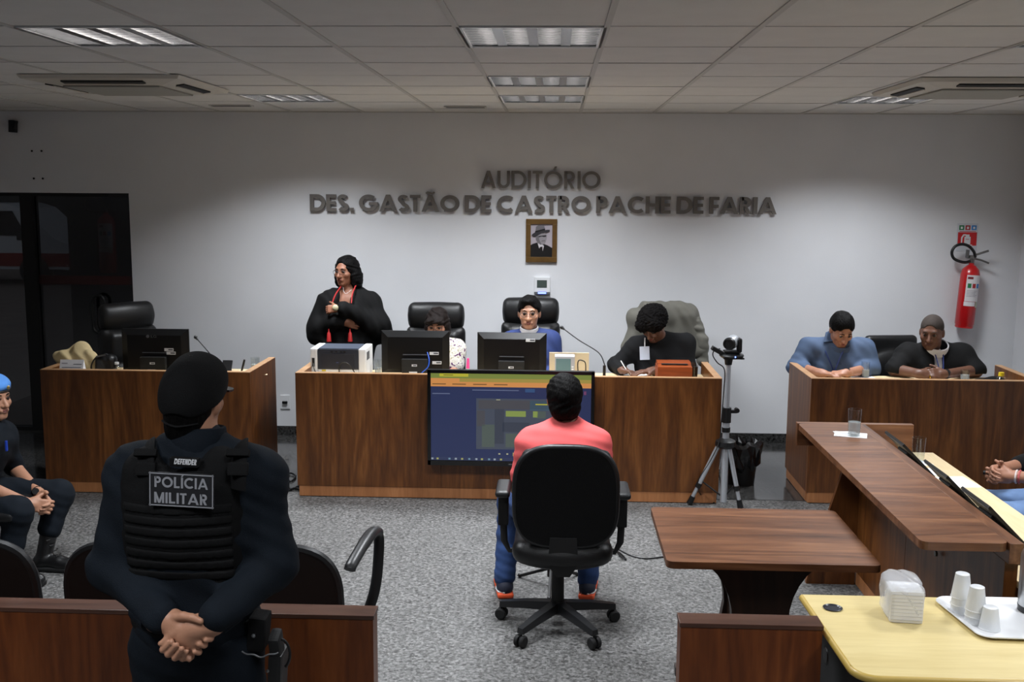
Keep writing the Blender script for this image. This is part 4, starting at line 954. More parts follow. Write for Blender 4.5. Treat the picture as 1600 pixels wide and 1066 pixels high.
MB().ball(q(0, -.012, .128), .007, 10).build('cap_button', m_black, cap, True)
# shirt, collar, trousers, boots
tp = torso(J, 1.02, 1.05)
sh_ = infl(tp, .012)+infl(arm(J, 'L', .93), .017)+infl(arm(J, 'R', .93), .017)
sdf('shirt', sh_, .0065, m_navy, pc, folds(.0038, 48, (.6, .1, 1), 1))
for sd, wv, ev_ in (('L', H(455, 690, .03), J['eL']), ('R', H(805, 712, .02), J['eR'])):
    d = (wv-ev_)/np.linalg.norm(wv-ev_); MB().cyl(wv-d*.055, wv+d*.004, .049, .043, 20).build('cuff', m_navy, pc, True)
collar(pc, J['neck']+V(0, .0, -.012), .082, .074, .052, m_navy, (0, .12, 1))
J['hL'], J['hR'] = J['pel']+V(-.09, 0, -.05), J['pel']+V(.09, 0, -.05); J['kL'], J['kR'] = V(base[0]-.12, YC, .50), V(base[0]+.12, YC, .50); J['aL'], J['aR'] = V(base[0]-.14, YC-.02, .12), V(base[0]+.14, YC-.02, .12)
sdf('trousers', [el(J['pel']+V(0, 0, -.02), (.178, .135, .13), I3, .06)]+infl(legs(J), .014), .009, m_navy, pc, folds(.003, 40, (.3, 0, 1), 2))
for sd in 'LR': shoe(pc, J['a'+sd], (0, 1), mat('black_boot_leather', C(18, 18, 19), .35, bump=.1, bscale=60), m_blackm, True)
# ballistic vest
zt, zb = P(300, 702, YC)[2], P(300, 936, YC)[2]; vc = (J['pel']+J['chest'])/2
vp = [bx((J['chest'][0], YC, (zt+zb)/2+.01), (.176, .128, (zt-zb)/2+.005), I3, .075, .03), el((J['chest'][0], YC-.02, zt-.17), (.168, .145, .2), I3, .06), bx((J['chest'][0], YC, zt+.075), (.074, .3, .105), I3, .07, .03, 's'), bx((J['chest'][0], YC, zb-.1), (.5, .5, .1), I3, .01, .01, 's')]
vest = sdf('vest', vp, .0065, m_vest, pc, folds(.0015, 60, (0, 0, 1), 4))
for k in range(7):
    z = zt-.13-.032*k
    sdf('webbing_band', infl(vp[:2], .004)+[bx((J['chest'][0], YC-.14, z), (.15, .17, .0125), I3, .002, .001, 'i')], .0062, m_web, vest)
for px in (228, 372):
    c = P(px, 712, YC); sd = -1 if px < 300 else 1
    MB().tube(sm([P(px, 765, YC-.125), P(px+1, 735, YC-.118), P(px+2, 708, YC-.075), P(px+3, 696, YC), P(px+3, 712, YC+.09), P(px+2, 745, YC+.12)], 4), .031, 10, .28, (0, 0, 1)).build('shoulder_strap', m_vest, vest, True)
    MB().box(P(px, 733, YC-.131), (.056, .016, .036), np.array(Matrix.Rotation(-.25, 3, 'X')), .005).build('strap_buckle', m_web, vest)
    MB().box(P(px, 708, YC-.108), (.064, .018, .022), np.array(Matrix.Rotation(-.6, 3, 'X')), .006).build('strap_pad', m_web, vest)
# back patch with lettering
ys = min(see(vp, x, y)[1] for x in (245, 284, 325) for y in (745, 766, 788))-.004
pr_ = radians(2.2); PR = np.array(Matrix.Rotation(pr_, 3, 'Y')) @ np.array(Matrix.Rotation(.0, 3, 'X')); pcn = P(284, 766, ys-.006)
pw, ph = 107*(ys)/FPX, 57*ys/FPX
pt = MB().box(pcn, (pw, .006, ph), PR, .001).build('name_patch', mat('patch_black', C(20, 20, 24), .6), vest)
m_pl = mat('patch_silver_grey', C(142, 143, 148), .5)
fr = MB()
for a, b in (((0, ph/2-.003), (pw, .0028)), ((0, -ph/2+.003), (pw, .0028)), ((-pw/2+.003, 0), (.0028, ph)), ((pw/2-.003, 0), (.0028, ph))): fr.box(pcn+PR @ V(a[0], -.0035, a[1]), (b[0], .002, b[1]), PR)
fr.build('patch_border', m_pl, pt)
def text(name, body, m, parent, c, R, w, h, ext=.0006, bold=.0, shear=0):
    """flat lettering centred on c, facing -y of R"""
    cu = bpy.data.curves.new(name, 'FONT'); cu.body = body; cu.size = 1; cu.offset = bold; cu.extrude = 0.0; cu.shear = shear
    o = bpy.data.objects.new(name, cu); COL.objects.link(o); dg = bpy.context.evaluated_depsgraph_get(); me = bpy.data.meshes.new_from_object(o.evaluated_get(dg)); bpy.data.objects.remove(o)
    n = len(me.vertices); co = np.zeros(n*3); me.vertices.foreach_get('co', co); co = co.reshape(-1, 3); lo = co.min(0); hi = co.max(0)
    u = (co[:, 0]-(lo[0]+hi[0])/2)*w/(hi[0]-lo[0]); v_ = (co[:, 1]-(lo[1]+hi[1])/2)*h/(hi[1]-lo[1])
    wco = np.array(c)+np.outer(u, R[:, 0])+np.outer(v_, R[:, 2])-np.outer(np.full(n, ext), R[:, 1]); me.vertices.foreach_set('co', wco.ravel()); me.update()
    return link(name, me, m, parent)
k_ = ys/FPX
def gtext(name, body, m, parent, c, R, w, h, t, shear=0):
    x = 0; polys = []
    for ch in body:
        g, cw = glyph(ch, t); polys += [[(x+p_[0]+shear*p_[1], p_[1]) for p_ in pl_] for pl_ in g]; x += cw+.11
    x -= .11; mb = MB()
    for i_, pl_ in enumerate(polys): mb.prism([((p_[0]/x-.5)*w, (p_[1]-.5)*h) for p_ in pl_], np.array(c)-R[:, 1]*.00002*(i_ % 5), R[:, 0], R[:, 2], R[:, 1]*.0015)
    return mb.build(name, m, parent)
gtext('lettering', 'POL\u00cdCIA', m_pl, pt, P(283, 755, ys-.0105), PR, 88*k_, 18*k_, .185)
gtext('lettering', 'MILITAR', m_pl, pt, P(282.5, 779.5, ys-.0105), PR, 88*k_, 18*k_, .185)
yd = min(see(vp, x, y)[1] for x in (275, 289, 303) for y in (717, 722, 727))-.013
dp = MB().box(P(289, 722, yd+.012), (.078, .022, .024), np.array(Matrix.Rotation(pr_, 3, 'Y')), .002).build('brand_tag', m_web, vest)
gtext('lettering', 'DEFENDER', mat('tag_white', C(212, 212, 214), .5), dp, P(289, 722, yd), PR, 37*k_, 9.5*k_, .24, .25)
# belt, holster with coiled lanyard, radio pouch
sdf('belt', [el(J['pel']+V(0, 0, .05), (.186, .142, .09), I3, .02), bx(J['pel']+V(0, 0, .035), (.3, .3, .024), I3, .003, .001, 'i')], .007, m_web, pc)
hx = P(405, 985, YC-.04)
MB().box(hx, (.05, .075, .10), np.array(Matrix.Rotation(.1, 3, 'Y')), .01).build('pouch', m_web, pc); MB().ball(hx+V(-.005, -.04, .0), .006, 8).build('snap', m_grey, pc, True)
hs = P(436, 1030, YC-.03)
ho = MB().box(hs+V(-.005, 0, -.05), (.04, .09, .16), np.array(Matrix.Rotation(.06, 3, 'Y')), .012).build('holster', m_black, pc)
MB().box(hs+V(.0, -.02, .045), (.032, .055, .10), np.array(Matrix.Rotation(.35, 3, 'X')), .012).build('pistol_grip', m_blackm, ho)
MB().tube([hs+V(.028*sin(a)+.012, -.03, .03+.045*cos(a)) for a in np.linspace(-1.9, 2.6, 18)], .0042, 8).build('lanyard_loop', m_black, ho, True)
MB().tube([P(378+k*2.1, 1018+3.5*sin(k*.55)*.4+8*sin(pi*k/28), YC-.14) for k in range(28)], .0022, 6).build('lanyard', m_grey, ho, True)
MB().ball(P(418, 1049, YC-.09), .005, 8).build('stud', m_steel, ho, True)
sdf('epaulette', [bx(P(418, 727, YC), (.05, .03, .006), hframe((0, 1, 0)) @ np.array(Matrix.Rotation(.5, 3, 'Y')), .005)], .004, m_navy, pc)
sdf('epaulette', [bx(P(190, 727, YC), (.05, .03, .006), hframe((0, 1, 0)) @ np.array(Matrix.Rotation(-.5, 3, 'Y')), .005)], .004, m_navy, pc)

# ---------------------------------------------------------------- man in coral shirt on the swivel chair (back to the camera)
YM = 5.22
J = dict(pel=V(.06, YM+.03, .55), chest=V(.062, YM, .83), neck=P(884, 664, YM), sL=P(830, 695, YM), sR=P(930, 695, YM), eL=P(812, 762, YM+.03), eR=P(944, 762, YM+.03), wL=V(-.13, 5.46, .60), wR=V(.25, 5.46, .60))
J.update(hL=V(-.03, YM+.05, .52), hR=V(.15, YM+.05, .52), kL=V(-.225, 5.63, .51), kR=V(.245, 5.63, .51), aL=V(-.255, 5.52, .10), aR=V(.20, 5.53, .10))
t = person('man in a coral t-shirt and jeans sitting on the swivel chair', V(.06, YM, 0))
hc = P(881, 622, YM+.02); HR = hframe((-.12, 1, -.03))
b = head_prims(hc, HR, 1.0)+[cn(hc+HR @ V(0, -.02, -.06), J['neck']-V(0, 0, .03), .052, .06, .03)]+infl(torso(J), -.02)+arm(J, 'L')+arm(J, 'R')
b += hand(J['wL'], (.5, .8, -.1), (0, 0, -1), (.5, .2, 0))+hand(J['wR'], (-.5, .8, -.1), (0, 0, -1), (-.5, .2, 0))
sdf('body', b, .0055, m_sk_b, t); face(t, hc, HR)
sdf('hair', [el(hc+HR @ V(0, -.02, .03), V(.092, .114, .102), HR, .02), el(hc+HR @ V(0, -.05, -.05), V(.08, .07, .06), HR, .03), bx(hc+HR @ V(0, .17, -.06), V(.12, .11, .1), HR, .02, .02, 's'), bx(hc+HR @ V(0, .055, -.12), V(.14, .07, .11), HR, .01, .01, 's')], .006, m_hair, t, lambda X, Y, Z: .003*np.sin(85*X+6*np.sin(30*Z))*np.sin(70*Y+40*Z))
sdf('t_shirt', infl(torso(J, 1.05, 1.05), .012)+infl(arm(J, 'L', False, .72), .016)+infl(arm(J, 'R', False, .72), .016)+[cn(J['neck']+V(0, 0, .04), J['neck']+V(0, 0, .1), .06, .06, .01, 's')], .0065, m_tee, t, folds(.0028, 60, (.2, .2, 1), 5))
sdf('jeans', [el(J['pel']-V(0, 0, .01), (.175, .135, .11), I3, .05)]+infl(legs(J), .012), .0085, m_jean, t, folds(.004, 60, (.3, .3, 1), 6))
m_sn = mat('navy_sneaker', C(30, 34, 52), .7); m_or = mat('orange_sole', C(226, 84, 40), .6)
for sd, dx in (('L', -.15), ('R', .12)):
    shoe(t, J['a'+sd], (dx, 1), m_sn, m_or)
    a = J['a'+sd]; MB().tube([V(a[0]-.042, a[1]+.05, .034), V(a[0]-.046, a[1]-.0, .034), V(a[0]-.03, a[1]-.052, .036), V(a[0], a[1]-.066, .036), V(a[0]+.03, a[1]-.052, .036), V(a[0]+.046, a[1]+.0, .034)], .006, 6).build('sole_edge', m_white, t, True)

# ---------------------------------------------------------------- seated officer with blue beret (left edge, facing right)
J = dict(pel=P(-52, 768, 5.70), chest=P(-34, 712, 5.70), neck=P(-14, 667, 5.72), sR=P(-28, 690, 5.55), sL=P(2, 682, 5.86), eR=P(-20, 762, 5.48), eL=P(22, 730, 5.98), wR=P(44, 787, 5.64), wL=P(62, 772, 5.76))
J.update(hR=P(-62, 780, 5.60), hL=P(-42, 772, 5.80), kR=P(27, 800, 5.52), kL=P(92, 772, 5.86), aR=P(16, 888, 5.50), aL=P(70, 872, 5.74))
J['aR'][2] = .12; J['aL'][2] = .12
t = person('seated police officer in navy uniform wearing a light blue beret', V(J['pel'][0], 5.70, 0))
hc = P(-11, 622, 5.72); HR = hframe((1, -.42, -.02))
b = head_prims(hc, HR, 1.0)+[cn(hc+HR @ V(0, -.02, -.06), J['neck']-V(0, 0, .03), .052, .06, .03)]+infl(torso(J), -.02)+arm(J, 'L', fat=.95)+arm(J, 'R', fat=.95)
b += hand(J['wR'], (1, .28, -.28), (0, .8, -.3), (.1, 0, 1), (.75, .8, .4), 1.0)+hand(J['wL'], (.75, -.55, -.55), (-.3, -.9, .0), (.2, 0, 1), (.5, .7, .4), 1.0)
sdf('body', b, .005, m_sk_a, t); face(t, hc, HR)
sdf('hair', hair_short(hc, HR, 1, .005, -.05), .006, m_hair, t)
q = LPf(hc, HR, 1.0)
be = sdf('beret', [el(q(.0, -.02, .072), V(.098, .118, .052), HR @ np.array(Matrix.Rotation(.12, 3, 'Y')), .02), el(q(.07, .0, .045), V(.045, .08, .04), HR, .03), cn(q(-.02, -.02, .05), q(.02, -.02, .05), .09, None, .02), bx(q(0, 0, -.05), V(.2, .2, .095), HR, .004, .004, 's')], .006, mat('light_blue_felt', C(86, 146, 222), .9, bump=.2, bscale=200), t)
MB().tube([q(.083*sin(a), -.012+.103*cos(a), .047) for a in np.linspace(0, 2*pi, 25)], .006, 8, .9).build('beret_band', m_black, be, True)
bg = q(-.02, .105, .068); MB().lathe(bg, [(.012, 0), (.008, .004), (0.001, .006)], 8, tuple(HR[:, 1])).build('badge', mat('gold_badge', C(190, 170, 110), .3, metal=1), be)
sdf('shirt', infl(torso(J, 1.02), .012)+infl(arm(J, 'L', False), .016)+infl(arm(J, 'R', False), .016), .0075, m_navy, t, folds(.003, 50, (.4, .2, 1), 7))
collar(t, J['neck']+V(0, 0, -.01), .074, .066, .045, m_navy, (.1, 0, 1))
JT = dict(J); JT['aR'] = J['kR']+(J['aR']-J['kR'])*.62; JT['aL'] = J['kL']+(J['aL']-J['kL'])*.62
sdf('trousers', [el(J['pel']-V(0, 0, .02), (.16, .17, .12), I3, .05)]+infl(legs(JT), .020), .009, m_navy, t, folds(.0035, 45, (.5, .2, 1), 8))
for sd in 'RL': shoe(t, J['a'+sd], (1, -.1), MATS['black_boot_leather'], m_blackm, True, J['k'+sd])
wv = J['wL']; dv = (J['eL']-wv)/np.linalg.norm(J['eL']-wv)
MB().cyl(wv+dv*.012, wv+dv*.034, .034, .035, 18).build('watch_strap', m_black, t, True)
MB().cyl(wv+dv*.023+V(.005, -.03, .012), wv+dv*.023+V(.008, -.042, .018), .019, n=14).build('watch_face', m_black, t, True)
MB().box(P(10, 697, 5.62), (.012, .012, .06), None, .004).build('pen_in_pocket', mat('blue_plastic', C(36, 66, 170), .4), t)

# ---------------------------------------------------------------- woman standing in gown
YW = 8.72
J = dict(pel=P(545, 545, YW), chest=P(544, 492, YW), neck=P(545, 455, YW), sR=P(512, 473, YW), sL=P(578, 473, YW), eR=P(498, 512, YW-.04), eL=P(590, 508, YW-.06), wR=P(536, 502, YW-.20), wL=P(528, 482, YW-.24))
t = person('woman in a black gown with glasses standing with folded arms', V(J['pel'][0], YW, 0))
hc = P(540, 424, YW-.02); HR = hframe((-.42, -1, -.04))
b = head_prims(hc, HR, 1.0)+[cn(hc+HR @ V(0, -.02, -.06), J['neck']-V(0, 0, .03), .048, .055, .03)]+infl(torso(J), -.01)+arm(J, 'L', fat=.9)+arm(J, 'R', fat=.9)
b += hand(J['wL'], (-1, -.05, -.1), (.1, 1, -.3), (0, 0, 1), (.9, 1.0, .6), .84)+hand(J['wR'], (1, .1, -.3), (0, 1, 0), (0, 0, 1), (.4, .5, .3), .92)
sdf('body', b, HF, m_sk_b, t); face(t, hc, HR, 1, None, None, mat('dark_spectacle_frame', C(50, 34, 30), .4))
q = LPf(hc, HR, 1.0)
sdf('hair', [el(q(0, -.03, .035), V(.098, .112, .10), HR, .03), el(q(.082, -.035, -.06), V(.042, .06, .09), HR, .04), el(q(-.092, -.03, -.06), V(.045, .065, .10), HR, .04), el(q(0, -.09, -.08), V(.09, .06, .12), HR, .04),
             el(q(0, .10, -.025), V(.066, .10, .105), HR, .015, 's')], .0065, m_hair, t, lambda X, Y, Z: .004*np.sin(60*X+5*np.sin(40*Z))*np.sin(50*Z+30*Y))
tor = infl(torso(J, 1.1, 1.1), .02)
rb = tor+[cn(J['sR'], J['eR'], .085, .10, .05), cn(J['sL'], J['eL'], .085, .10, .05), cn(J['eR'], J['eR']+V(-.0, .0, -.075), .075, .09, .06), cn(J['eL'], P(598, 522, YW), .09, .09, .06),
          cn(J['eR'], J['wR']-V(.05, 0, 0), .07, .065, .05), cn(J['eL'], J['wL']+V(.05, 0, 0), .075, .06, .05), cn(J['pel'], V(J['pel'][0], YW, .28), .19, .22, .08), cn(J['neck']+V(-.01, -.06, .05), J['chest']+V(-.02, -.19, .03), .062, .036, .02, 's')]
sdf('gown', rb, .0085, m_gown, t, folds(.008, 36, (1, .4, .1), 9))
sdf('blouse', [el(J['chest']+V(-.012, -.105, .02), (.085, .062, .105), I3, .02)], .008, mat('olive_blouse', C(126, 122, 40), .8), t)
m_cord = mat('red_cord', C(170, 26, 26), .6)
for sx, px0, px1 in ((-1, 534, 519), (1, 556, 549)):
    MB().tube(sm([P(px0, 446, YW-.07), P((px0+px1)/2-2, 460, YW-.155), P(px1, 474, YW-.20)], 5), .006, 6).build('gown_cord', m_cord, t, True)
for px in (514, 547): MB().lathe(P(px, 528, YW-.22), [(.004, .075), (.006, .05), (.014, .04), (.020, -.03), (.001, -.032)], 10).build('tassel', m_cord, t, True)
MB().ball(P(524, 481, YW-.29), .026, 12, (1, .6, 1)).build('wristwatch', mat('cream_watch', C(205, 196, 160), .4), t, True)
MB().ball(q(.078, .0, -.052), .008, 8).build('earring', m_white, t, True)
MB().tube(sm([P(536, 449, YW-.10), P(537, 455, YW-.14), P(541, 459, YW-.15), P(549, 453, YW-.12)], 4), .0012, 5).build('necklace', m_white, t)
for s in (-1, 1): shoe(t, V(J['pel'][0]+s*.09, YW+.02, .1), (s*.2, -1), m_black, m_black)
sdf('legs_in_trousers', [cn(V(J['pel'][0]+s*.09, YW, .45), V(J['pel'][0]+s*.09, YW+.02, .1), .07, .05) for s in (-1, 1)], .012, m_trous, t)

def seat_person(label, Y, px, J, hc, fwd, skinm, s=1.0, up=(0, 0, 1), hands=(), facekw={}, seat=.49, dirv=V(0, -1, 0), fat=1.0, jaw=1.0, full=1.0, trousers=None):
    R = tframe(J); t = person(label, V(J['pel'][0], J['pel'][1], 0)); HR = hframe(fwd, up)
    b = head_prims(hc, HR, s, jaw, full)+[cn(hc+HR @ V(0, -.02, -.06), J['neck']-V(0, 0, .03), .052*fat, .06*fat, .03)]+infl(torso(J), -.015)+arm(J, 'L', fat=fat)+arm(J, 'R', fat=fat)
    for h_ in hands: b += h_
    sdf('body', b, HF, skinm, t); face(t, hc, HR, s, **facekw)
    rv = J['sR']-J['sL']; rv[2] = 0; rv = rv/np.linalg.norm(rv); seatlegs(J, rv, dirv, seat)
    sdf('trousers', [el(J['pel']-V(0, 0, .02), (.17, .14, .11), I3, .05)]+infl(legs(J), .012), .013, trousers or m_trous, t)
    for sd in 'RL': shoe(t, J['a'+sd], (dirv[0], dirv[1]), m_black, m_black)
    return t, HR
# ---------------------------------------------------------------- woman at the central desk
Y = 8.25
J = dict(pel=P(683, 640, Y), chest=P(684, 575, Y), neck=P(684, 533, Y), sR=P(655, 548, Y), sL=P(712, 546, Y), eR=P(650, 590, Y-.08), eL=P(712, 577, Y-.06), wR=P(672, 590, Y-.25), wL=P(700, 592, Y-.24))
J['pel'][2] = .56
t, HR = seat_person('seated woman with dark bob and glasses half hidden by a monitor', Y, 683, J, P(683, 507, Y-.03), (-.08, -1, -.28), m_sk_d, .97, hands=(hand(J['wR'], (0, -1, 0), (0, 0, -1), (1, 0, 0), s=.9), hand(J['wL'], (0, -1, 0), (0, 0, -1), (-1, 0, 0), s=.9)), facekw=dict(glasses=mat('dark_spectacle_frame', C(40, 30, 28), .4)))
hc = P(683, 507, Y-.03); q = LPf(hc, HR, .97)
sdf('hair', [el(q(0, -.03, .035), V(.092, .108, .097), HR, .03), el(q(.075, -.01, -.05), V(.032, .055, .085), HR, .03), el(q(-.075, -.01, -.05), V(.032, .055, .085), HR, .03), el(q(.03, .075, .055), V(.05, .03, .028), HR, .03), el(q(-.035, .075, .052), V(.04, .03, .022), HR, .03), el(q(0, -.08, -.06), V(.08, .05, .1), HR, .04), el(q(0, .115, -.04), V(.056, .09, .085), HR, .012, 's')], .0065, m_hairb, t, lambda X, Y, Z: .003*np.sin(90*X+5*np.sin(40*Z)))
def floral():
    m = mat('floral_blouse_cloth', C(214, 210, 202), .8); N = m.node_tree.nodes; L = m.node_tree.links; tcn = N.new('ShaderNodeTexCoord'); v = N.new('ShaderNodeTexNoise'); v.inputs['Scale'].default_value = 42; v.inputs['Detail'].default_value = 1
    r = N.new('ShaderNodeValToRGB'); r.color_ramp.interpolation = 'CONSTANT'; e = r.color_ramp.elements; e[0].color = C(90, 40, 90); e[0].position = 0; e[1].color = C(214, 210, 202); e[1].position = .40
    k = e.new(.58); k.color = C(150, 140, 96); k = e.new(.62); k.color = C(214, 210, 202)
    L.new(tcn.outputs['Object'], v.inputs[0]); L.new(v.outputs[0], r.inputs[0]); L.new(r.outputs[0], N['Principled BSDF'].inputs['Base Color']); return m
sdf('blouse', infl(torso(J), .008)+infl(arm(J, 'L', False, .78), .022)+infl(arm(J, 'R', False, .78), .022)+[cn(J['neck']+V(0, -.04, .03), J['neck']+V(0, -.05, .1), .06, .06, .01, 's')], .008, floral(), t, folds(.003, 50, (1, 0, .4), 11))

# ---------------------------------------------------------------- man in blue suit
Y = 8.28
J = dict(pel=P(826, 640, Y), chest=P(828, 570, Y), neck=P(827, 520, Y), sR=P(798, 535, Y), sL=P(860, 533, Y), eR=P(790, 584, Y-.06), eL=P(872, 580, Y-.06), wR=P(805, 590, Y-.26), wL=P(850, 590, Y-.26))
J['pel'][2] = .58
hc = P(827, 489, Y-.02)
t, HR = seat_person('man in a blue suit and tie with glasses facing the camera', Y, 826, J, hc, (-.04, -1, -.03), m_sk_a, 1.06, hands=(hand(J['wR'], (.2, -1, 0), (0, 0, -1), (1, 0, 0)), hand(J['wL'], (-.2, -1, 0), (0, 0, -1), (-1, 0, 0))), facekw=dict(glasses=mat('grey_spectacle_frame', C(58, 58, 62), .4)))
sdf('hair', [el(hc+HR @ V(.01, .055, .098), V(.055, .04, .026), HR, .03)]+hair_short(hc, HR, 1.06, .013, -.03), .0055, m_hair, t, lambda X, Y, Z: .002*np.sin(110*X)*np.sin(90*Y))
R = tframe(J); fy = R[:, 1]
jk = infl(torso(J, 1.08, 1.05), .016)+infl(arm(J, 'L', .9), .017)+infl(arm(J, 'R', .9), .017)
nk = J['neck']
vcut = [bx(nk+V(0, -.13, -.035), (.042, .07, .075), np.array(Matrix.Rotation(0, 3, 'X')), .02, .01, 's'), cn(nk+V(0, 0, .03), nk+V(0, 0, .12), .062, .062, .01, 's')]
sdf('suit_jacket', jk+vcut, .0075, m_suit, t, folds(.003, 40, (.8, .2, .6), 12))
sdf('shirt', infl(torso(J, 1.0, 1.0), .003), .0085, m_shirtw, t); collar(t, nk+V(0, -.012, -.005), .076, .069, .06, m_shirtw, (0, -.3, 1), name='shirt_collar')
MB().prism([(-.012, .03), (.012, .03), (.017, .012), (.010, 0), (.028, -.12), (-.028, -.12), (-.010, 0), (-.017, .012)], nk+V(0, -.135, -.02), (1, 0, 0), (0, .18, 1), (0, .012, 0)).build('tie', mat('striped_tie', C(70, 52, 74), .6, var=.5, vscale=60), t)

# ---------------------------------------------------------------- person in black writing
Y = 8.16
J = dict(pel=P(1036, 640, Y+.05), chest=P(1034, 575, Y), neck=P(1034, 530, Y-.02), sR=P(994, 543, Y-.02), sL=P(1070, 538, Y), eR=P(962, 580, Y-.10), eL=P(1074, 585, Y-.06), wR=P(972, 574, Y-.30), wL=P(1020, 570, Y-.30))
J['pel'][2] = .55; J['wR'][2] = .865; J['wL'][2] = .862; J['eR'][2] = max(J['eR'][2], .87); J['eL'][2] = max(J['eL'][2], .865)
hc = P(1020, 508, Y-.12)
t, HR = seat_person('person with curly dark hair in a black sweater bent over writing', Y, 1034, J, hc, (-.42, -.72, -.72), m_sk_c, 1.0, hands=(hand(J['wR'], (.75, -.65, -.05), (-.2, -.1, -1), (.6, .5, .3), (.6, .7, .4), .95), hand(J['wL'], (-.95, -.3, -.05), (0, 0, -1), (0, -1, 0), (.15, .2, .15), .98, .12)))
sdf('hair', [el(hc+HR @ V(0, -.03, .045), V(.118, .128, .105), HR, .03), el(hc+HR @ V(.05, .06, .05), V(.06, .05, .05), HR, .03), el(hc+HR @ V(-.05, .055, .06), V(.06, .05, .05), HR, .03), el(hc+HR @ V(0, .14, -.05), V(.062, .1, .085), HR, .012, 's')], .006, m_curl, t, lambda X, Y, Z: .008*np.sin(120*X+3*np.sin(60*Z))*np.sin(115*Y+2*np.sin(70*X))*np.sin(118*Z))
sdf('sweater', infl(torso(J, 1.1, 1.05), .014)+infl(arm(J, 'L', .88, fat=1.1), .013)+infl(arm(J, 'R', .88, fat=1.1), .013), .0075, m_sweater, t, folds(.004, 46, (.7, .2, .8), 13))
bp_ = see(infl(torso(J, 1.1, 1.05), .014), 1007.5, 551)+V(-.004, -.032, 0)
bdg = MB().box(bp_, (.075, .003, .103), np.array(Matrix.Rotation(-.05, 3, 'Y')) @ np.array(Matrix.Rotation(-.12, 3, 'X')), .002).build('badge', mat('badge_white', C(196, 202, 214), .35), t)
MB().tube([bp_+V(0, 0, .05), bp_+V(.0, .01, .085), bp_+V(.002, .03, .115)], .004, 6).build('badge_strap', m_white, bdg, True)
tag(MB().tube([J['wR']+V(.055, -.075, -.03), J['wR']+V(-.012, -.02, .075)], .0038, 8).build('pen', m_white, None, True, None, J['wR']), 'white pen held by the person in black', 'pen')

# ---------------------------------------------------------------- man in blue shirt
Y = 8.16
J = dict(pel=P(1306, 640, Y+.05), chest=P(1306, 580, Y), neck=P(1310, 536, Y-.03), sR=P(1264, 545, Y-.02), sL=P(1350, 546, Y-.02), eR=P(1243, 578, Y-.06), eL=P(1362, 583, Y-.08), wR=P(1282, 577, Y-.33), wL=P(1322, 578, Y-.32))
J['pel'][2] = .55
for k in ('eR', 'eL', 'wR', 'wL'): J[k][2] = .868
hc = P(1315, 515, Y-.11)
t, HR = seat_person('man in a blue-grey shirt looking down at his hands', Y, 1306, J, hc, (.12, -.80, -.55), m_sk_d, 1.03, hands=(hand(J['wR'], (.8, -.55, .0), (0, 0, -1), (.4, .9, .3), (.35, .5, .3), 1), hand(J['wL'], (-1, -.3, -.02), (.0, .2, -1), (-.2, .6, .3), (.45, .6, .3), 1)), fat=1.05)
sdf('hair', hair_short(hc, HR, 1.03, .012, -.05), .0055, m_hair, t, lambda X, Y, Z: .0018*np.sin(120*X)*np.sin(90*Y))
sdf('shirt', infl(torso(J, 1.1, 1.05), .014)+infl(arm(J, 'L', .35, fat=1.12), .016)+infl(arm(J, 'R', .35, fat=1.12), .016)+[cn(J['neck']+V(0, -.03, .03), J['neck']+V(0, -.06, .1), .062, .06, .01, 's')], .0075, m_shirtb, t, folds(.0042, 44, (.8, .2, .7), 14))
collar(t, J['neck']+V(0, -.012, -.03), .096, .088, .045, m_shirtb, (0, -.5, 1))
m_lan = mat('navy_lanyard', C(26, 44, 104), .6); tt = infl(torso(J, 1.1, 1.05), .02)
for sx in (-1, 1):
    MB().tube([see(tt, 1303+sx*a, y)+V(0, -.006, 0) for a, y in ((14, 548), (10, 557), (6, 567), (1, 580))], .006, 6, .4).build('lanyard', m_lan, t, True)
for pl_ in ([(1290, 519), (1299, 515), (1301, 533), (1287, 534)],):
    cpts = [see(tt, *p_)+V(0, -.012, 0) for p_ in pl_]; MB().add(cpts+[c_+V(0, .01, -.002) for c_ in cpts], [(0, 1, 2, 3), (7, 6, 5, 4), (0, 4, 5, 1), (1, 5, 6, 2), (2, 6, 7, 3), (3, 7, 4, 0)]).build('collar_flap', m_shirtb, t)
wv = J['wL']; dv = (J['eL']-wv)/np.linalg.norm(J['eL']-wv); MB().cyl(wv+dv*.004, wv+dv*.03, .036, n=16).build('watch', m_black, t, True)

# ---------------------------------------------------------------- man in black gown
Y = 8.16
J = dict(pel=P(1458, 640, Y+.05), chest=P(1458, 585, Y), neck=P(1460, 546, Y-.04), sR=P(1418, 556, Y-.02), sL=P(1502, 556, Y-.02), eR=P(1398, 586, Y-.14), eL=P(1524, 586, Y-.14), wR=P(1438, 583, Y-.32), wL=P(1476, 583, Y-.32))
J['pel'][2] = .55
for k in ('eR', 'eL', 'wR', 'wL'): J[k][2] = .870
hc = P(1456, 519, Y-.09)
t, HR = seat_person('man with cropped hair in a black gown resting forearms on the desk', Y, 1458, J, hc, (-.5, -.9, -.22), m_sk_c, 1.06, hands=(hand(J['wR'], (1, -.15, .05), (0, .5, -.6), (0, -.2, 1), (.6, .7, .4), 1.05), hand(J['wL'], (-1, -.25, .08), (.0, .8, -.5), (0, -.1, 1), (.75, .8, .5), 1.05)), facekw=dict(lip=m_lipd, brow=m_stub), fat=1.12, jaw=1.15, full=1.1)
sdf('hair', hair_short(hc, HR, 1.06, .002, -.035), .005, m_stub, t)
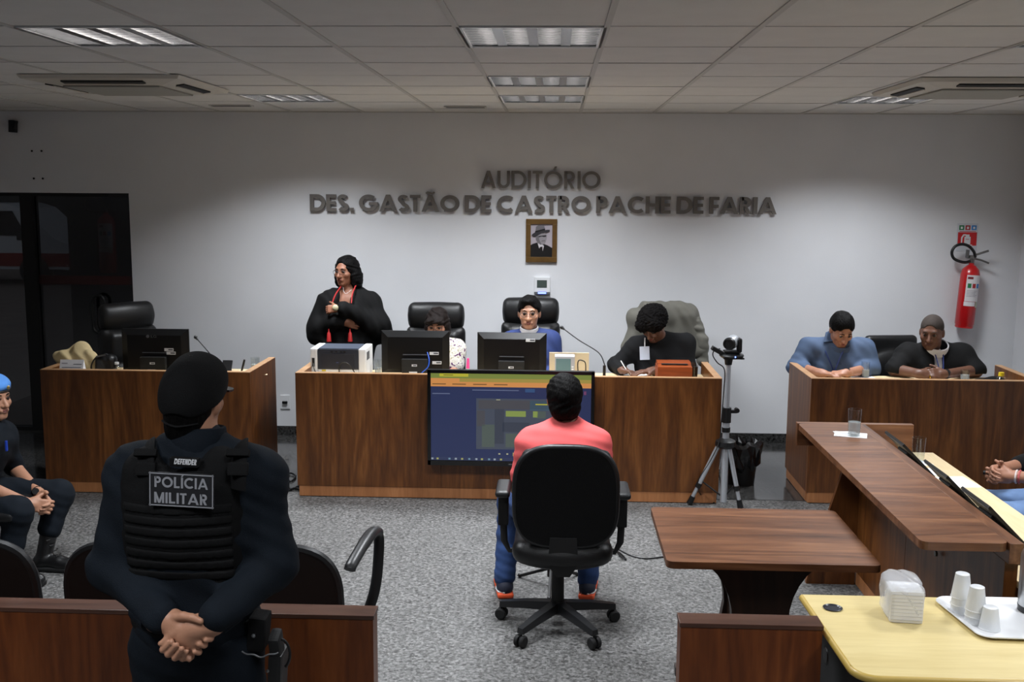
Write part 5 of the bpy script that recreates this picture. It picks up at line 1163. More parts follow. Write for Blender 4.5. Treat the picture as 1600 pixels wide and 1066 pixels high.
sdf('gown', infl(torso(J, 1.15, 1.1), .02)+[cn(J['sR'], J['eR'], .08, .078, .05), cn(J['sL'], J['eL'], .08, .078, .05), cn(J['sR'], J['chest']-V(.12, .06, 0), .08, .08, .06), cn(J['sL'], J['chest']+V(.12, -.06, 0), .08, .08, .06), bx(J['neck']+V(-.005, -.16, -.07), (.028, .09, .12), I3, .02, .02, 's'), bx(V(J['neck'][0], Y-.2, .80), (.5, .4, .05), I3, .01, .01, 's')], .008, m_gown, t, folds(.004, 36, (.9, .3, .5), 15))
sdf('shirt', infl(torso(J, 1.0, 1.0), .010), .008, m_shirtw, t); collar(t, J['neck']+V(-.003, -.02, .0), .094, .089, .055, m_shirtw, (0, -.5, 1), name='shirt_collar')
for sx in (-1, 1):
    MB().tube([J['neck']+V(sx*.03, -.105, -.02), J['neck']+V(sx*.02, -.15, -.09), J['neck']+V(sx*.012, -.18, -.16)], .005, 6, .5).build('lanyard', m_lan, t, True)
wv = J['wL']; dv = (J['eL']-wv)/np.linalg.norm(J['eL']-wv); MB().cyl(wv+dv*.0, wv+dv*.026, .038, n=16).build('watch', m_black, t, True)
MB().cyl(J['wR']+V(.05, -.05, -.012), J['wR']+V(.056, -.05, -.012), .013, n=12).build('ring', mat('gold_ring', C(210, 170, 70), .25, metal=1), t, True)

# ---------------------------------------------------------------- two jurors at the right edge (facing left)
def juror(label, Yj, hx, sk, sleeve, tr, shirt_m, brace):
    bx_ = 2.78
    J = dict(pel=V(bx_, Yj, .56), chest=V(bx_+.02, Yj, .86), neck=V(bx_, Yj, 1.07), sR=V(bx_, Yj+.19, 1.0), sL=V(bx_, Yj-.19, 1.0), eR=V(bx_-.08, Yj+.24, .74), eL=V(bx_-.08, Yj-.22, .74), wR=V(hx+.07, Yj+.06, .735), wL=V(hx+.08, Yj-.035, .72))
    hc = V(bx_-.04, Yj, 1.22)
    t, HR = seat_person(label, Yj, 0, J, hc, (-1, .1, -.1), sk, 1.0, hands=(hand(J['wR'], (-1, -.55, -.1), (.2, -1, -.3), (0, 0, 1), (.7, .8, .4)), hand(J['wL'], (-1, .35, -.05), (.2, 1, -.2), (0, 0, 1), (.75, .8, .4))), dirv=V(-1, 0, 0), trousers=tr)
    sdf('hair', hair_short(hc, HR, 1.0, .012, -.05), .0065, m_hair, t)
    sdf('top', infl(torso(J, 1.05), .014)+infl(arm(J, 'L', sleeve), .016)+infl(arm(J, 'R', sleeve), .016), .009, shirt_m, t, folds(.003, 40, (.5, .5, .7), 16))
    if brace:
        d = (J['eL']-J['wL']); d /= np.linalg.norm(d)
        for k in range(2): MB().tube([J['wL']+d*(.02+.016*k)+.034*(V(0, 0, 1)*sin(a)+np.cross(d, V(0, 0, 1))*cos(a)) for a in np.linspace(0, 2*pi, 17)], .005, 6).build('bracelet', [mat('white_beads', C(214, 200, 196), .5), mat('pink_beads', C(190, 90, 90), .5)][k], t, True)
        MB().cyl(J['wL']+V(-.12, .055, .002), J['wL']+V(-.128, .06, .002), .0115, n=12).build('ring', m_black, t, True)
juror('juror in light jeans with clasped hands and bracelets at the counter', 5.55, 2.36, m_sk_d, .55, m_jeanl, m_gown, True)
juror('juror at the right edge with only a bare forearm in view', 4.95, 2.34, m_sk_d, False, m_trous, m_shirtw, False)
# ================================================================== SMALL THINGS
SF = .82                                              # desk surface height
m_mon = mat('monitor_black', C(11, 11, 12), .4, spec=.35); m_sticker = mat('white_sticker', C(206, 208, 212), .5); m_prt = mat('sticker_print', C(70, 72, 80), .5)
m_paper = mat('white_paper', C(232, 232, 234), .8); m_papc = mat('cream_paper', C(226, 206, 168), .8)
m_bluec = mat('blue_cable', C(34, 84, 190), .4)
def monitor(label, x, y, w, ztop, rot=0.0, stickers=((.78, .62),), thin=True, logo=False):
    """seen from behind: the screen faces +y"""
    t = thing('monitor', label, 'monitor', (0, 0, 0)); h = .315; zc = ztop-h/2
    sdfb = MB(); b = [(-w/2, 0, zc-h/2), (w/2, 0, zc-h/2), (w/2, 0, zc+h/2), (-w/2, 0, zc+h/2)]
    i = [(-w/2+.05, -.028, zc-h/2+.03), (w/2-.05, -.028, zc-h/2+.03), (w/2-.05, -.028, zc+h/2-.045), (-w/2+.05, -.028, zc+h/2-.045)]
    sdfb.add(b+i, [(4, 5, 6, 7), (0, 1, 5, 4), (1, 2, 6, 5), (2, 3, 7, 6), (3, 0, 4, 7), (0, 3, 2, 1)]); sdfb.build('back_shell', m_mon, t)
    MB().b2((-w/2, 0, zc-h/2), (w/2, .016, zc+h/2), .003).build('bezel', m_black, t)
    MB().b2((-w/2+.012, .0162, zc-h/2+.018), (w/2-.012, .0175, zc+h/2-.012)).build('screen', em('monitor_screen_glow', C(150, 165, 190), .6), t)
    MB().b2((-.09, -.034, zc-.02), (.09, -.028, zc-.014)).build('vent_line', m_grey, t)
    if thin:
        tc_ = MB().b2((-.095, -.075, zc-h/2-.03), (.095, -.034, zc-.045), .004).build('thin_client', m_blackm, t)
        MB().b2((-.02, -.0765, zc-.098), (.018, -.075, zc-.083)).build('sticker', m_sticker, tc_); MB().b2((-.01, -.0772, zc-.094), (.014, -.0764, zc-.087)).build('sticker_print', m_prt, tc_)
        MB().b2((-.04, -.0765, zc-.16), (.02, -.075, zc-.137)).build('sticker', m_sticker, tc_)
    for (u, v) in stickers:
        px, pz = -w/2+u*w, zc-h/2+v*h
        s = MB().b2((px-.034, -.0315, pz-.011), (px+.034, -.029, pz+.011)).build('asset_sticker', m_sticker, t); MB().b2((px-.004, -.0325, pz-.004), (px+.03, -.0315, pz+.005)).build('sticker_print', m_prt, s)
    if logo:
        MB().lathe((-.045, -.0295, zc+.105), [(.0005, .0012), (.012, .001), (.012, 0)], 16, (0, -1, 0)).build('logo_disc', m_grey, t)
        text('logo_lettering', 'LG', m_grey, t, (.0, -.0292, zc+.105), np.eye(3), .042, .018, .001, .01)
    MB().b2((-.03, -.026, SF+.012), (.03, -.006, zc)).build('stand_neck', m_mon, t)
    MB().lathe((0, .0, SF), [(.0005, .0), (.11, 0), (.11, .008), (.03, .014), (.0005, .014)], 24).build('stand_base', m_mon, t, True)
    t.location = (x, y, 0); t.rotation_euler = (0, 0, rot); return t
p = P(242, 514, 7.62); monitor('black monitor on the left desk, its back to the camera', p[0], 7.62, .505, p[2], .0, ((.72, .52), (.75, .44)), True, True)
p = P(649, 517, 7.66); monitor('black monitor beside the printer on the central desk', p[0], 7.66, .505, p[2], .02, ((.78, .48), (.82, .26)))
p = P(800, 520, 7.66); monitor('black monitor in front of the man in the blue suit', p[0], 7.66, .512, p[2], -.02, ((.77, .84),))
# printer
x0 = P(486, 583, 7.62)[0]; pt_ = thing('printer', 'white and grey laser printer on the left end of the central desk', 'printer', (x0+.22, 7.75, SF)); y0 = 7.60
pw = .385; ht = P(500, 545, y0)[2]
MB().b2((x0, y0, SF), (x0+.055, y0+.30, ht), .012).build('left_cheek', m_white, pt_)
MB().b2((x0+pw-.055+.03, y0+.0, SF), (x0+pw+.03, y0+.30, ht), .012).build('right_cheek', m_white, pt_)
MB().b2((x0+.0555, y0+.012, SF+.065), (x0+pw-.0255, y0+.29, ht-.006)).build('body', m_grey, pt_)
m_pd = mat('printer_dark_panel', C(44, 48, 58), .4)
MB().b2((x0+.057, y0+.0, SF+.068), (x0+pw-.027, y0+.0115, ht-.003), .003).build('front_cover', m_pd, pt_)
MB().b2((x0+.085, y0-.003, SF+.08), (x0+pw-.055, y0-.0002, ht-.035), .001).build('cover_panel', mat('printer_darker', C(38, 41, 50), .45), pt_)
for k in (-.045, -.012, .025, .05): MB().b2((x0+.2+k, y0-.004, ht-.026), (x0+.2+k+.016, y0-.0003, ht-.016)).build('latch', m_blackm, pt_)
MB().b2((x0+.195, y0-.0042, SF+.115), (x0+.212, y0-.003, SF+.119)).build('logo', mat('faint_blue', C(70, 90, 140), .4), pt_)
MB().b2((x0+.06, y0+.02, ht-.0055), (x0+pw-.03, y0+.27, ht+.001), .001).build('top_tray', mat('printer_tray', C(70, 78, 92), .4), pt_)
MB().b2((x0+.0555, y0+.004, SF), (x0+pw-.0255, y0+.28, SF+.0645), .003).build('paper_drawer', m_white, pt_)
MB().b2((x0+.085, y0+.002, SF+.05), (x0+.115, y0+.0035, SF+.062)).build('warning_label', mat('yellow_label', C(214, 190, 40), .5), pt_)
MB().b2((x0+.014, y0-.003, SF+.085), (x0+.034, y0-.0005, SF+.15)).build('side_socket', m_blackm, pt_)
for k in range(9): MB().b2((x0+pw+.0302, y0+.04+.013*k, ht-.09), (x0+pw+.0315, y0+.046+.013*k, ht-.03)).build('vent_slit', m_grey, pt_)
def cable(label, pts, r, m, n=5, cat='cable'):
    pts = [np.array(q, float) for q in pts]; return tag(MB().tube(sm(pts, n), r, 6).build('cable', m, None, True, None, pts[0]), label, cat)
xa = x0
cable('thin black cable looping in front of the printer', [V(xa+.22, 7.58, SF+.005), V(xa+.225, 7.57, SF+.10), V(xa+.26, 7.565, SF+.125), V(xa+.30, 7.57, SF+.105), V(xa+.345, 7.58, SF+.03), V(xa+.37, 7.57, SF+.005)], .004, m_black)
cable('black power lead hanging from the printer side', [V(xa+.024, 7.59, SF+.11), V(xa+.04, 7.57, SF+.06), V(xa+.075, 7.565, SF+.012), V(xa+.12, 7.565, SF+.005)], .004, m_black)
p = P(668, 556, 7.57); cable('blue network cable beside the thin client', [p+V(-.005, .03, .02), p+V(.012, 0, -.03), p+V(.005, -.02, -.08), p+V(-.04, -.02, -.125), V(p[0]-.08, 7.54, SF+.005)], .004, m_bluec)

# drinking glasses
m_water = mat('water_in_glass', C(196, 200, 202), .15, alpha=.45)
def glass(label, x, y, z, h=.115, r=.032, fill=.45):
    t = thing('drinking_glass', label, 'glass', (x, y, z), 'drinking glasses'); b = (x, y, z)
    MB().lathe(b, [(.001, .001), (r*.86, .001), (r, h), (r-.0022, h), (r*.84, .009), (.001, .009)], 24).build('tumbler', m_glc, t, True)
    if fill: MB().lathe(b, [(.001, .010), (r*.83, .010), (r*.83+(r*.14)*fill, h*fill), (.001, h*fill)], 24).build('water', m_water, t, True)
    return t
p = P(399, 574, 7.86); glass('clear glass at the right end of the left desk', p[0], 7.86, SF, .105, .034, .5)
p = P(591, 580, 7.80); glass('half-full glass between the printer and the monitor', p[0], 7.80, SF, .11, .03, .45)
p = P(1082, 588, 7.86); glass('glass of dark drink beside the wooden box', p[0]+.005, 7.82, SF, .12, .031, .0)
MB().lathe((p[0]+.005, 7.82, SF), [(.001, .010), (.0255, .010), (.0285, .085), (.001, .085)], 20).build('dark_drink', mat('dark_drink', C(24, 20, 20), .2), bpy.data.objects[[o.name for o in bpy.data.objects if o.name.startswith('drinking_glass')][-1]], True)
p = PZ(1348, 588, SF); glass('half-full glass on a paper napkin before the man in blue', p[0], p[1]-.06, SF+.002, .12, .033, .5)
p = PZ(1507, 596, SF); glass('short glass with pale drink before the man in the gown', p[0], p[1]-.0, SF+.002, .085, .034, .55)
p = PZ(1334, 682, .9); glass('tall half-full glass standing on a napkin on the high ledge', p[0], p[1], .9045, .145, .036, .52)
p = PZ(1434, 722, .742); glass('empty glass on the pale worktop between the tablets', p[0], p[1], .7445, .135, .037, 0)

def sheet(label, x, y, z, w, d, rot, m=None, th=.0015, cat='paper'):
    o = MB().box((0, 0, th/2), (w, d, th)).build('paper_sheet', m or m_paper); o.location = (float(x), float(y), float(z)); o.rotation_euler = (0, 0, rot); return tag(o, label, cat)
p = PZ(1332, 680, .9); nf = MB().box((0, 0, .0015), (.17, .12, .002)).box((-.02, .01, .0032), (.12, .11, .0016), np.array(Matrix.Rotation(.35, 3, 'Z'))).build('napkin', m_paper); nf.location = (p[0]-.01, p[1], .9); nf.rotation_euler = (0, 0, -.3); tag(nf, 'folded white napkin under the tall glass on the ledge', 'napkin')
p = PZ(1432, 722, .742); sheet('white napkin under the empty glass on the worktop', p[0]-.01, p[1]-.02, .742, .13, .13, .4, cat='napkin')
p = PZ(1455, 738, .742); sheet('pale sheet lying behind the middle tablet', p[0], p[1], .742, .09, .14, .2)
p = PZ(1500, 756, .742); sheet('white sheet on the pale worktop beside the middle tablet', p[0]+.0, p[1]+.03, .742, .15, .2, .1)
p = PZ(1345, 588, SF); sheet('white paper napkin under the glass on the right desk', p[0], p[1]-.06, SF, .17, .12, .05, cat='napkin')
p = PZ(1510, 596, SF); sheet('white paper under the short glass on the right desk', p[0], p[1], SF, .24, .14, .0)
p = PZ(985, 585, SF); sheet('white sheet the person in black is writing on', p[0]+.02, p[1]-.0, SF, .21, .26, -.15)
p = PZ(1035, 588, SF); sheet('cream papers beside the wooden box', p[0]-.03, p[1]-.12, SF, .25, .2, .1, m_papc)
p = P(600, 585, 7.6); sheet('cream papers between the printer and the thin client', p[0]+.05, 7.72, SF, .24, .2, .2, m_papc)
p = P(395, 578, 7.7); sheet('cream papers near the right end of the left desk', p[0]-.02, 7.78, SF, .2, .25, .3, m_papc)

# gooseneck microphones
def gooseneck(label, base, pts, tip):
    t = thing('gooseneck_microphone', label, 'microphone', base); b = np.array(base, float)
    MB().lathe(b, [(.001, 0), (.045, 0), (.045, .012), (.02, .02), (.001, .02)], 20).build('base', m_black, t, True)
    MB().cyl(b+V(0, 0, .015), b+V(0, 0, .13), .011, n=12).cyl(b+V(0, 0, .05), b+V(0, 0, .062), .0115, n=12).build('stem', m_black, t, True)
    MB().tube(sm(pts, 8), .0042, 8).build('neck', mat('gunmetal', C(52, 52, 54), .4, metal=.6), t, True)
    d = np.array(pts[-1])-np.array(pts[-2]); d /= np.linalg.norm(d); MB().cyl(np.array(pts[-1]), np.array(pts[-1])+d*.018, .006, .010, 10).ball(np.array(pts[-1])+d*.028, .014, 12).build('microphone_head', m_black, t, True)
b = PZ(944, 589, SF); b[1] = 7.55; b[0] = P(944, 589, 7.55)[0]
gooseneck('gooseneck microphone bending towards the man in the blue suit', b, [b+V(0, 0, .12), P(944, 568, 7.55), P(935, 551, 7.58), P(905, 532, 7.68), P(882, 515, 7.76)], None)
b = P(332, 590, 7.66); b[2] = SF
gooseneck('gooseneck microphone on the left desk behind the officer', b, [b+V(0, 0, .12), P(330, 556, 7.68), P(323, 547, 7.70), P(309, 531, 7.74)], None)

# laptop, power unit, marker
p = P(888, 578, 7.82); lp = thing('laptop', 'open pale laptop seen from behind on the central desk', 'laptop', (p[0], 7.9, SF))
m_lap = mat('laptop_champagne', C(206, 192, 166), .4)
lx0, lx1, lt_ = P(858, 580, 7.85)[0], P(920, 580, 7.85)[0], P(900, 552, 7.85)[2]
MB().box(((lx0+lx1)/2, 7.86, (SF+lt_)/2+.005), (lx1-lx0, .008, (lt_-SF)/cos(.25)), np.array(Matrix.Rotation(.22, 3, 'X')), .003).build('lid', m_lap, lp)
MB().b2((lx0, 7.87, SF), (lx1, 7.975, SF+.014), .003).build('keyboard_base', m_lap, lp)
a0, a1 = P(866, 580, 7.62)[0], P(898, 580, 7.62)[0]; z1 = P(880, 557, 7.62)[2]
pu = thing('desk_device', 'small grey boxed device with greenish panel in front of the laptop', 'device', ((a0+a1)/2, 7.66, SF))
MB().b2((a0-.005, 7.60, SF), (a1+.006, 7.74, SF+.05), .005).build('base_unit', m_white, pu)
MB().b2((a0+.003, 7.61, SF+.0502), (a1, 7.74, z1), .005).build('upper_unit', mat('device_grey', C(168, 168, 172), .4), pu)
MB().b2((a0+.012, 7.607, SF+.062), (a1-.03, 7.6095, z1-.016)).build('panel', mat('teal_grey_panel', C(96, 124, 128), .3), pu)
for k in range(3): MB().b2((a1-.024, 7.606, SF+.065+.018*k), (a1-.008, 7.6095, SF+.075+.018*k)).build('button', m_white, pu)
cable('black cable looping beside the laptop', [V(a1+.03, 7.62, SF+.005), P(903, 566, 7.62), P(911, 564, 7.62), P(915, 570, 7.62), V(P(915, 580, 7.62)[0], 7.62, SF+.005)], .0045, m_black)
p = P(731, 575, 7.70); mk = thing('highlighter', 'pink capped highlighter standing between the two central monitors', 'pen', (p[0], 7.70, SF))
MB().cyl((p[0], 7.70, SF), (p[0], 7.70, SF+.07), .011, .009, 12).build('barrel', m_white, mk, True); MB().cyl((p[0], 7.70, SF+.07), (p[0]+.002, 7.70, P(731, 560, 7.7)[2]), .013, .009, 12).build('cap', mat('neon_pink', C(236, 80, 150), .4), mk, True)
# wooden box
b0, b1 = P(1027, 588, 7.62)[0], P(1081, 588, 7.62)[0]; zt_ = P(1050, 574, 7.60)[2]
wb_ = thing('wooden_box', 'polished reddish wooden box with a sloped slotted lid', 'box', ((b0+b1)/2, 7.7, SF))
m_box = wood('reddish_box_wood', C(104, 46, 22), C(136, 64, 32), C(158, 82, 44), 'x', .3)
MB().b2((b0, 7.60, SF), (b1, 7.80, zt_), .004).build('case', m_box, wb_)
MB().prism([(7.602, zt_+.0005), (7.798, zt_+.0005), (7.785, zt_+.026), (7.69, zt_+.026)], (b0+.004, 0, 0), (0, 1, 0), (0, 0, 1), (b1-b0-.008, 0, 0)).build('lid', m_box, wb_)
MB().b2((b0+.03, 7.63, zt_+.0145), (b1-.03, 7.66, zt_+.0185)).build('slot', m_blackm, wb_)

# left desk items
def bagfold(X, Y, Z): return .006*np.sin(60*X+40*Z+3*np.sin(30*Y))
c = P(115, 560, 7.55)
bgp = [el(P(108, 562, 7.62), (.12, .06, .06), np.array(Matrix.Rotation(.35, 3, 'Y')), .05), el(P(126, 549, 7.66), (.07, .06, .075), np.array(Matrix.Rotation(.6, 3, 'Y')), .05), el(P(138, 562, 7.62), (.07, .06, .07), I3, .05), bx((c[0], 7.62, SF-.1), (.4, .3, .1), I3, .002, .002, 's')]
tag(sdf('cloth_bag', bgp+[cn(V(c[0]-.05, 7.62, SF+.05), V(c[0]+.1, 7.64, SF+.05), .06, .06, .04)][:1]+[], .008, mat('beige_cloth', C(196, 176, 132), .85, bump=.2, bscale=120), None, bagfold, None, (c[0], 7.62, SF)), 'crumpled beige cloth bag on the left desk', 'bag')
c = P(160, 572, 7.58)
bb_ = thing('handbag', 'small black leather handbag with strap beside the beige bag', 'bag', (c[0], 7.58, SF))
sdf('bag_body', [bx((c[0]+.03, 7.58, SF+.075), (.075, .05, .075), I3, .035, .03), el((c[0]+.04, 7.58, SF+.13), (.06, .045, .03), I3, .03)], .009, m_leather, bb_, folds(.003, 60, (1, 0, .4), 20))
MB().tube(sm([V(c[0]-.06, 7.54, SF+.01), V(c[0]-.065, 7.54, SF+.08), V(c[0]-.03, 7.55, SF+.14), V(c[0]+.03, 7.56, SF+.165), V(c[0]+.06, 7.57, SF+.15)], 5), .006, 6).build('strap', m_black, bb_, True)
MB().box((c[0]+.01, 7.535, SF+.155), (.07, .006, .012), np.array(Matrix.Rotation(-.2, 3, 'Y')), .002).build('clasp', m_steel, bb_)
a, b2_ = P(90, 577, 7.36), P(127, 577, 7.36)
cdr = thing('desk_calendar', 'white printed desk calendar card at the left end of the left desk', 'calendar', ((a[0]+b2_[0])/2, 7.40, SF)); zt_ = P(108, 563, 7.38)[2]
MB().prism([(7.36, SF), (7.46, SF), (7.41, zt_)], (a[0], 0, 0), (0, 1, 0), (0, 0, 1), (b2_[0]-a[0], 0, 0)).build('card', m_paper, cdr)
sl = math.atan2(.05, zt_-SF)
def cal(x, z, w, h, m): f_ = (z-SF)/(zt_-SF); MB().box((x, 7.3592+.05*f_, z), (w, .001, h), np.array(Matrix.Rotation(-sl, 3, 'X'))).build('printed_line', m, cdr)
for k, (u, v, w) in enumerate(((.2, .82, .25), (.75, .78, .35), (.5, .62, .8), (.5, .54, .8), (.5, .46, .75))): cal(a[0]+(b2_[0]-a[0])*u, SF+(zt_-SF)*v, (b2_[0]-a[0])*w, .004, m_prt)
bt = P(183, 580, 7.55); wbt = thing('water_bottle', 'small clear water bottle with white cap on the left desk', 'bottle', (bt[0], 7.55, SF)); zt_ = P(183, 566, 7.55)[2]; hh = zt_-SF
MB().lathe((bt[0], 7.55, SF), [(.001, 0), (.03, 0), (.031, .02), (.031, hh*.62), (.026, hh*.74), (.013, hh*.82), (.013, hh*.86)], 20).build('bottle', m_glc, wbt, True)
MB().cyl((bt[0], 7.55, SF+hh*.85), (bt[0], 7.55, zt_), .016, n=16).build('cap', m_white, wbt, True)
p = P(355, 577, 7.75); tag(MB().box((p[0], 7.75, SF+.05), (.075, .012, .10), np.array(Matrix.Rotation(-.5, 3, 'X')), .004).build('mobile_phone', m_black, None, False, None, (p[0], 7.75, SF)), 'black phone leaning on the left desk beside the officer', 'phone')
p = P(380, 574, 7.75); tag(MB().tube([V(p[0]-.015, 7.75, SF+.01), V(p[0], 7.75, SF+.06), V(p[0]+.012, 7.75, SF+.105)], [.007, .009, .008], 8).build('handset', m_black, None, True, None, (p[0], 7.75, SF)), 'slim black handset standing on the left desk', 'phone')
# right desk items
p = PZ(1292, 586, SF); tag(MB().box((p[0], p[1]-.03, SF+.005), (.16, .085, .009), np.array(Matrix.Rotation(.1, 3, 'Z')), .003).build('mobile_phone', m_black, None, False, None, (p[0], p[1], SF)), 'black phone under the hands of the man in blue', 'phone')
p = P(1564, 595, 7.62); yb = thing('water_bottle', 'small water bottle with a yellow cap on the right desk', 'bottle', (p[0], 7.62, SF)); zt_ = P(1564, 582, 7.62)[2]; hh = zt_-SF
MB().lathe((p[0], 7.62, SF), [(.001, 0), (.032, 0), (.032, hh*.6), (.016, hh*.74), (.016, hh*.78)], 20).build('bottle', m_glc, yb, True); MB().cyl((p[0], 7.62, SF+hh*.76), (p[0], 7.62, zt_), .021, .019, 16).build('cap', mat('yellow_cap', C(222, 196, 30), .4), yb, True)
p = PZ(1535, 596, SF); tag(sdf('cloth_pouch', [el((p[0]+.02, p[1]-.05, SF+.012), (.11, .06, .018), I3, .02), el((p[0]+.08, p[1]-.04, SF+.02), (.06, .05, .025), I3, .03), bx((p[0], p[1], SF-.05), (.4, .4, .05), I3, .001, .002, 's')], .008, m_gown, None, None, None, (p[0], p[1], SF)), 'flat black pouch beside the yellow-capped bottle', 'pouch')

# grey jacket on the chair behind the writing person
m_jkt = mat('grey_green_jacket', C(98, 96, 88), .75, bump=.2, bscale=200, var=.12, vscale=6)
jr = thing('jacket', 'grey-green jacket hung over the chair behind the person writing', 'jacket', (.93, 8.76, .8))
yj = 8.74
jp = [bx((.905, yj, 1.05), (.20, .075, .25), I3, .06, .04), cn(P(993, 497, yj), P(1072, 490, yj), .085, .085, .05), cn(P(1078, 492, yj), P(1092, 545, yj-.02), .075, .085, .05), cn(P(1000, 500, yj), P(985, 545, yj-.02), .07, .08, .05), bx(P(1068, 540, yj-.05), (.08, .04, .28), np.array(Matrix.Rotation(.04, 3, 'Y')), .035, .03)]
sdf('jacket_body', jp, .009, m_jkt, jr, folds(.006, 34, (1, .3, .25), 21))
sdf('sleeve', chain([P(1086, 505, yj-.03), P(1096, 535, yj-.05), P(1098, 565, yj-.05)], [.06, .055, .048], .03), .008, m_jkt, jr, folds(.006, 60, (.2, 0, 1), 22))

# camera on its tripod
tb = V(1.235, 7.22, 0)
tx = P(1137, 600, 7.22)[0]
tr = thing('tripod', 'tall silver and black tripod stand beside the central desk', 'tripod', (tx, 7.22, 0))
m_sil = mat('silver_tube', C(196, 200, 206), .3, metal=.6)
zz = lambda y: P(1137, y, 7.22)[2]; xx = lambda y: P({0: 1137}.get(0)-(y-560)*.038, y, 7.22)[0]
vt = lambda y: V(tx, 7.22, zz(y))
MB().cyl(vt(640), vt(566), .018, n=16).build('upper_pole', m_sil, tr, True)
MB().cyl(vt(784), vt(640), .024, n=16).build('lower_pole', m_sil, tr, True)
MB().cyl(vt(660), vt(637), .032, n=16).cyl(vt(675), vt(668), .029, n=16).box(vt(643)+V(.045, 0, 0), (.05, .03, .022), None, .004).build('clamp', m_black, tr)
MB().cyl(vt(641)+V(.07, -.02, 0), vt(641)+V(.07, .02, 0), .017, n=12).build('clamp_knob', m_black, tr, True)
MB().lathe(vt(700), [(.001, 0), (.05, 0), (.075, .02), (.07, .05), (.03, .07), (.001, .07)], 18).build('leg_collar', m_black, tr, True)
for (px, py), nm in (((1077, 787), 0), ((1157, 794), 1), ((1128, 770), 2)):
    ft = PZ(px, py, .01) if nm < 2 else V(tx+.02, 7.75, .01)
    top_ = vt(692)+(ft-V(tx, 7.22, 0))*V(.16, .16, 0); mid_ = top_+(ft-top_)*.70
    lg = MB().cyl(top_, mid_, .0165, n=12).cyl(mid_, ft, .0135, n=12).build('leg', m_sil, tr, True)
    d = (ft-top_)/np.linalg.norm(ft-top_); MB().cyl(mid_-d*.02, mid_+d*.015, .021, n=12).build('leg_lock', m_black, lg, True); MB().cyl(ft-d*.06, ft, .019, .022, 12).build('foot', m_black, lg, True)
    MB().cyl(vt(778), top_+(ft-top_)*.62, .006, n=8).build('brace', m_black, tr, True)
MB().cyl(vt(570), vt(560), .024, .03, 14).b2(vt(560)-V(.04, .05, 0), vt(560)+V(.10, .05, .008)).build('head_plate', m_black, tr)
cz = zz(560)+.008; cm = thing('video_camera', 'silver and black conference camera on top of the tripod', 'camera', (tx+.03, 7.22, cz))
cb = V(tx+.02, 7.22, cz)
MB().lathe(cb, [(.001, 0), (.075, 0), (.085, .012), (.08, .022), (.05, .034), (.001, .036)], 26).build('base', m_shell, cm, True)
MB().ball(cb+V(.012, -.083, .013), .005, 8).build('indicator', mat('blue_led', C(40, 60, 255), .4), cm)
MB().b2(cb+V(-.055, -.05, .036), cb+V(.055, .04, .048), .006).build('yoke_base', m_black, cm)
MB().b2(cb+V(.035, -.055, .04), cb+V(.062, .035, .135), .012).build('yoke_arm', m_black, cm)
hd = cb+V(-.005, -.01, .105); dd = V(-.45, -.85, -.08); dd /= np.linalg.norm(dd)
MB().lathe(hd-dd*.06, [(.001, 0), (.03, .0), (.045, .012), (.046, .10), (.044, .104)], 22, tuple(dd)).build('camera_head', mat('silver_plastic', C(190, 194, 200), .3, metal=.3), cm, True)
MB().lathe(hd-dd*.06, [(.044, .1035), (.040, .125), (.032, .128), (.03, .12), (.001, .122)], 22, tuple(dd)).build('lens', m_black, cm, True)
MB().box(cb+V(-.10, 0, .045), (.085, .06, .03), np.array(Matrix.Rotation(.5, 3, 'Y')), .006).build('cable_block', m_black, cm)
cable('thin black camera cable running down the tripod', [P(1125, 545, 7.21), P(1116, 548, 7.2), P(1114, 556, 7.2), P(1121, 567, 7.19), P(1132, 578, 7.18), P(1131, 610, 7.185), P(1127, 660, 7.185), P(1124, 690, 7.17), P(1110, 720, 7.14), P(1090, 755, 7.12), PZ(1100, 780, .01), PZ(1116, 786, .01)], .004, m_black)
# bin with black liner
bn = thing('waste_bin', 'waste bin with a crumpled black bag behind the tripod', 'bin', (1.44, 7.86, 0))
MB().lathe((1.44, 7.86, 0), [(.001, 0), (.10, 0), (.125, .27), (.12, .27), (.095, .01), (.001, .01)], 24).build('bucket', m_black, bn, True)
mbg = MB().lathe((1.44, 7.86, 0), [(.102, .12), (.135, .16), (.145, .24), (.15, .31), (.125, .335), (.10, .30), (.09, .2)], 36)
mbg.v = [(v[0]+.010*sin(31*v[2]+9*math.atan2(v[1]-7.86, v[0]-1.44)), v[1]+.010*cos(27*v[2]+7*math.atan2(v[1]-7.86, v[0]-1.44)), v[2]+.014*sin(6*math.atan2(v[1]-7.86, v[0]-1.44)+3)) for v in mbg.v]
mbg.build('bag_liner', mat('black_bin_bag', C(18, 18, 20), .25), bn)
# microphone stand before the seated man
c = V(.0, 5.68, 0); msd = thing('microphone_stand', 'low black tripod microphone stand between the feet of the man in coral', 'stand', c)
MB().cyl(c+V(0, 0, .06), c+V(0, 0, .36), .012, n=10).cyl(c+V(0, 0, .05), c+V(0, 0, .12), .022, n=12).build('pole', m_black, msd, True)
for pt2 in (PZ(812, 900, .01), PZ(902, 897, .01), V(-.01, 5.44, .01)):
    MB().tube([c+V(0, 0, .10), c+(pt2-c)*.5+V(0, 0, .05), pt2], .009, 8).build('leg', m_black, msd, True); MB().ball(pt2+V(0, 0, .003), .013, 8).build('foot', m_black, msd, True)
cable('black cable lying on the floor beside the swivel chair', [PZ(938, 850, .005), PZ(965, 862, .005), PZ(978, 874, .005), PZ(970, 870, .012), PZ(964, 858, .005), PZ(985, 868, .005), PZ(1010, 873, .005), PZ(1040, 870, .005), PZ(1090, 868, .005)], .005, m_black)
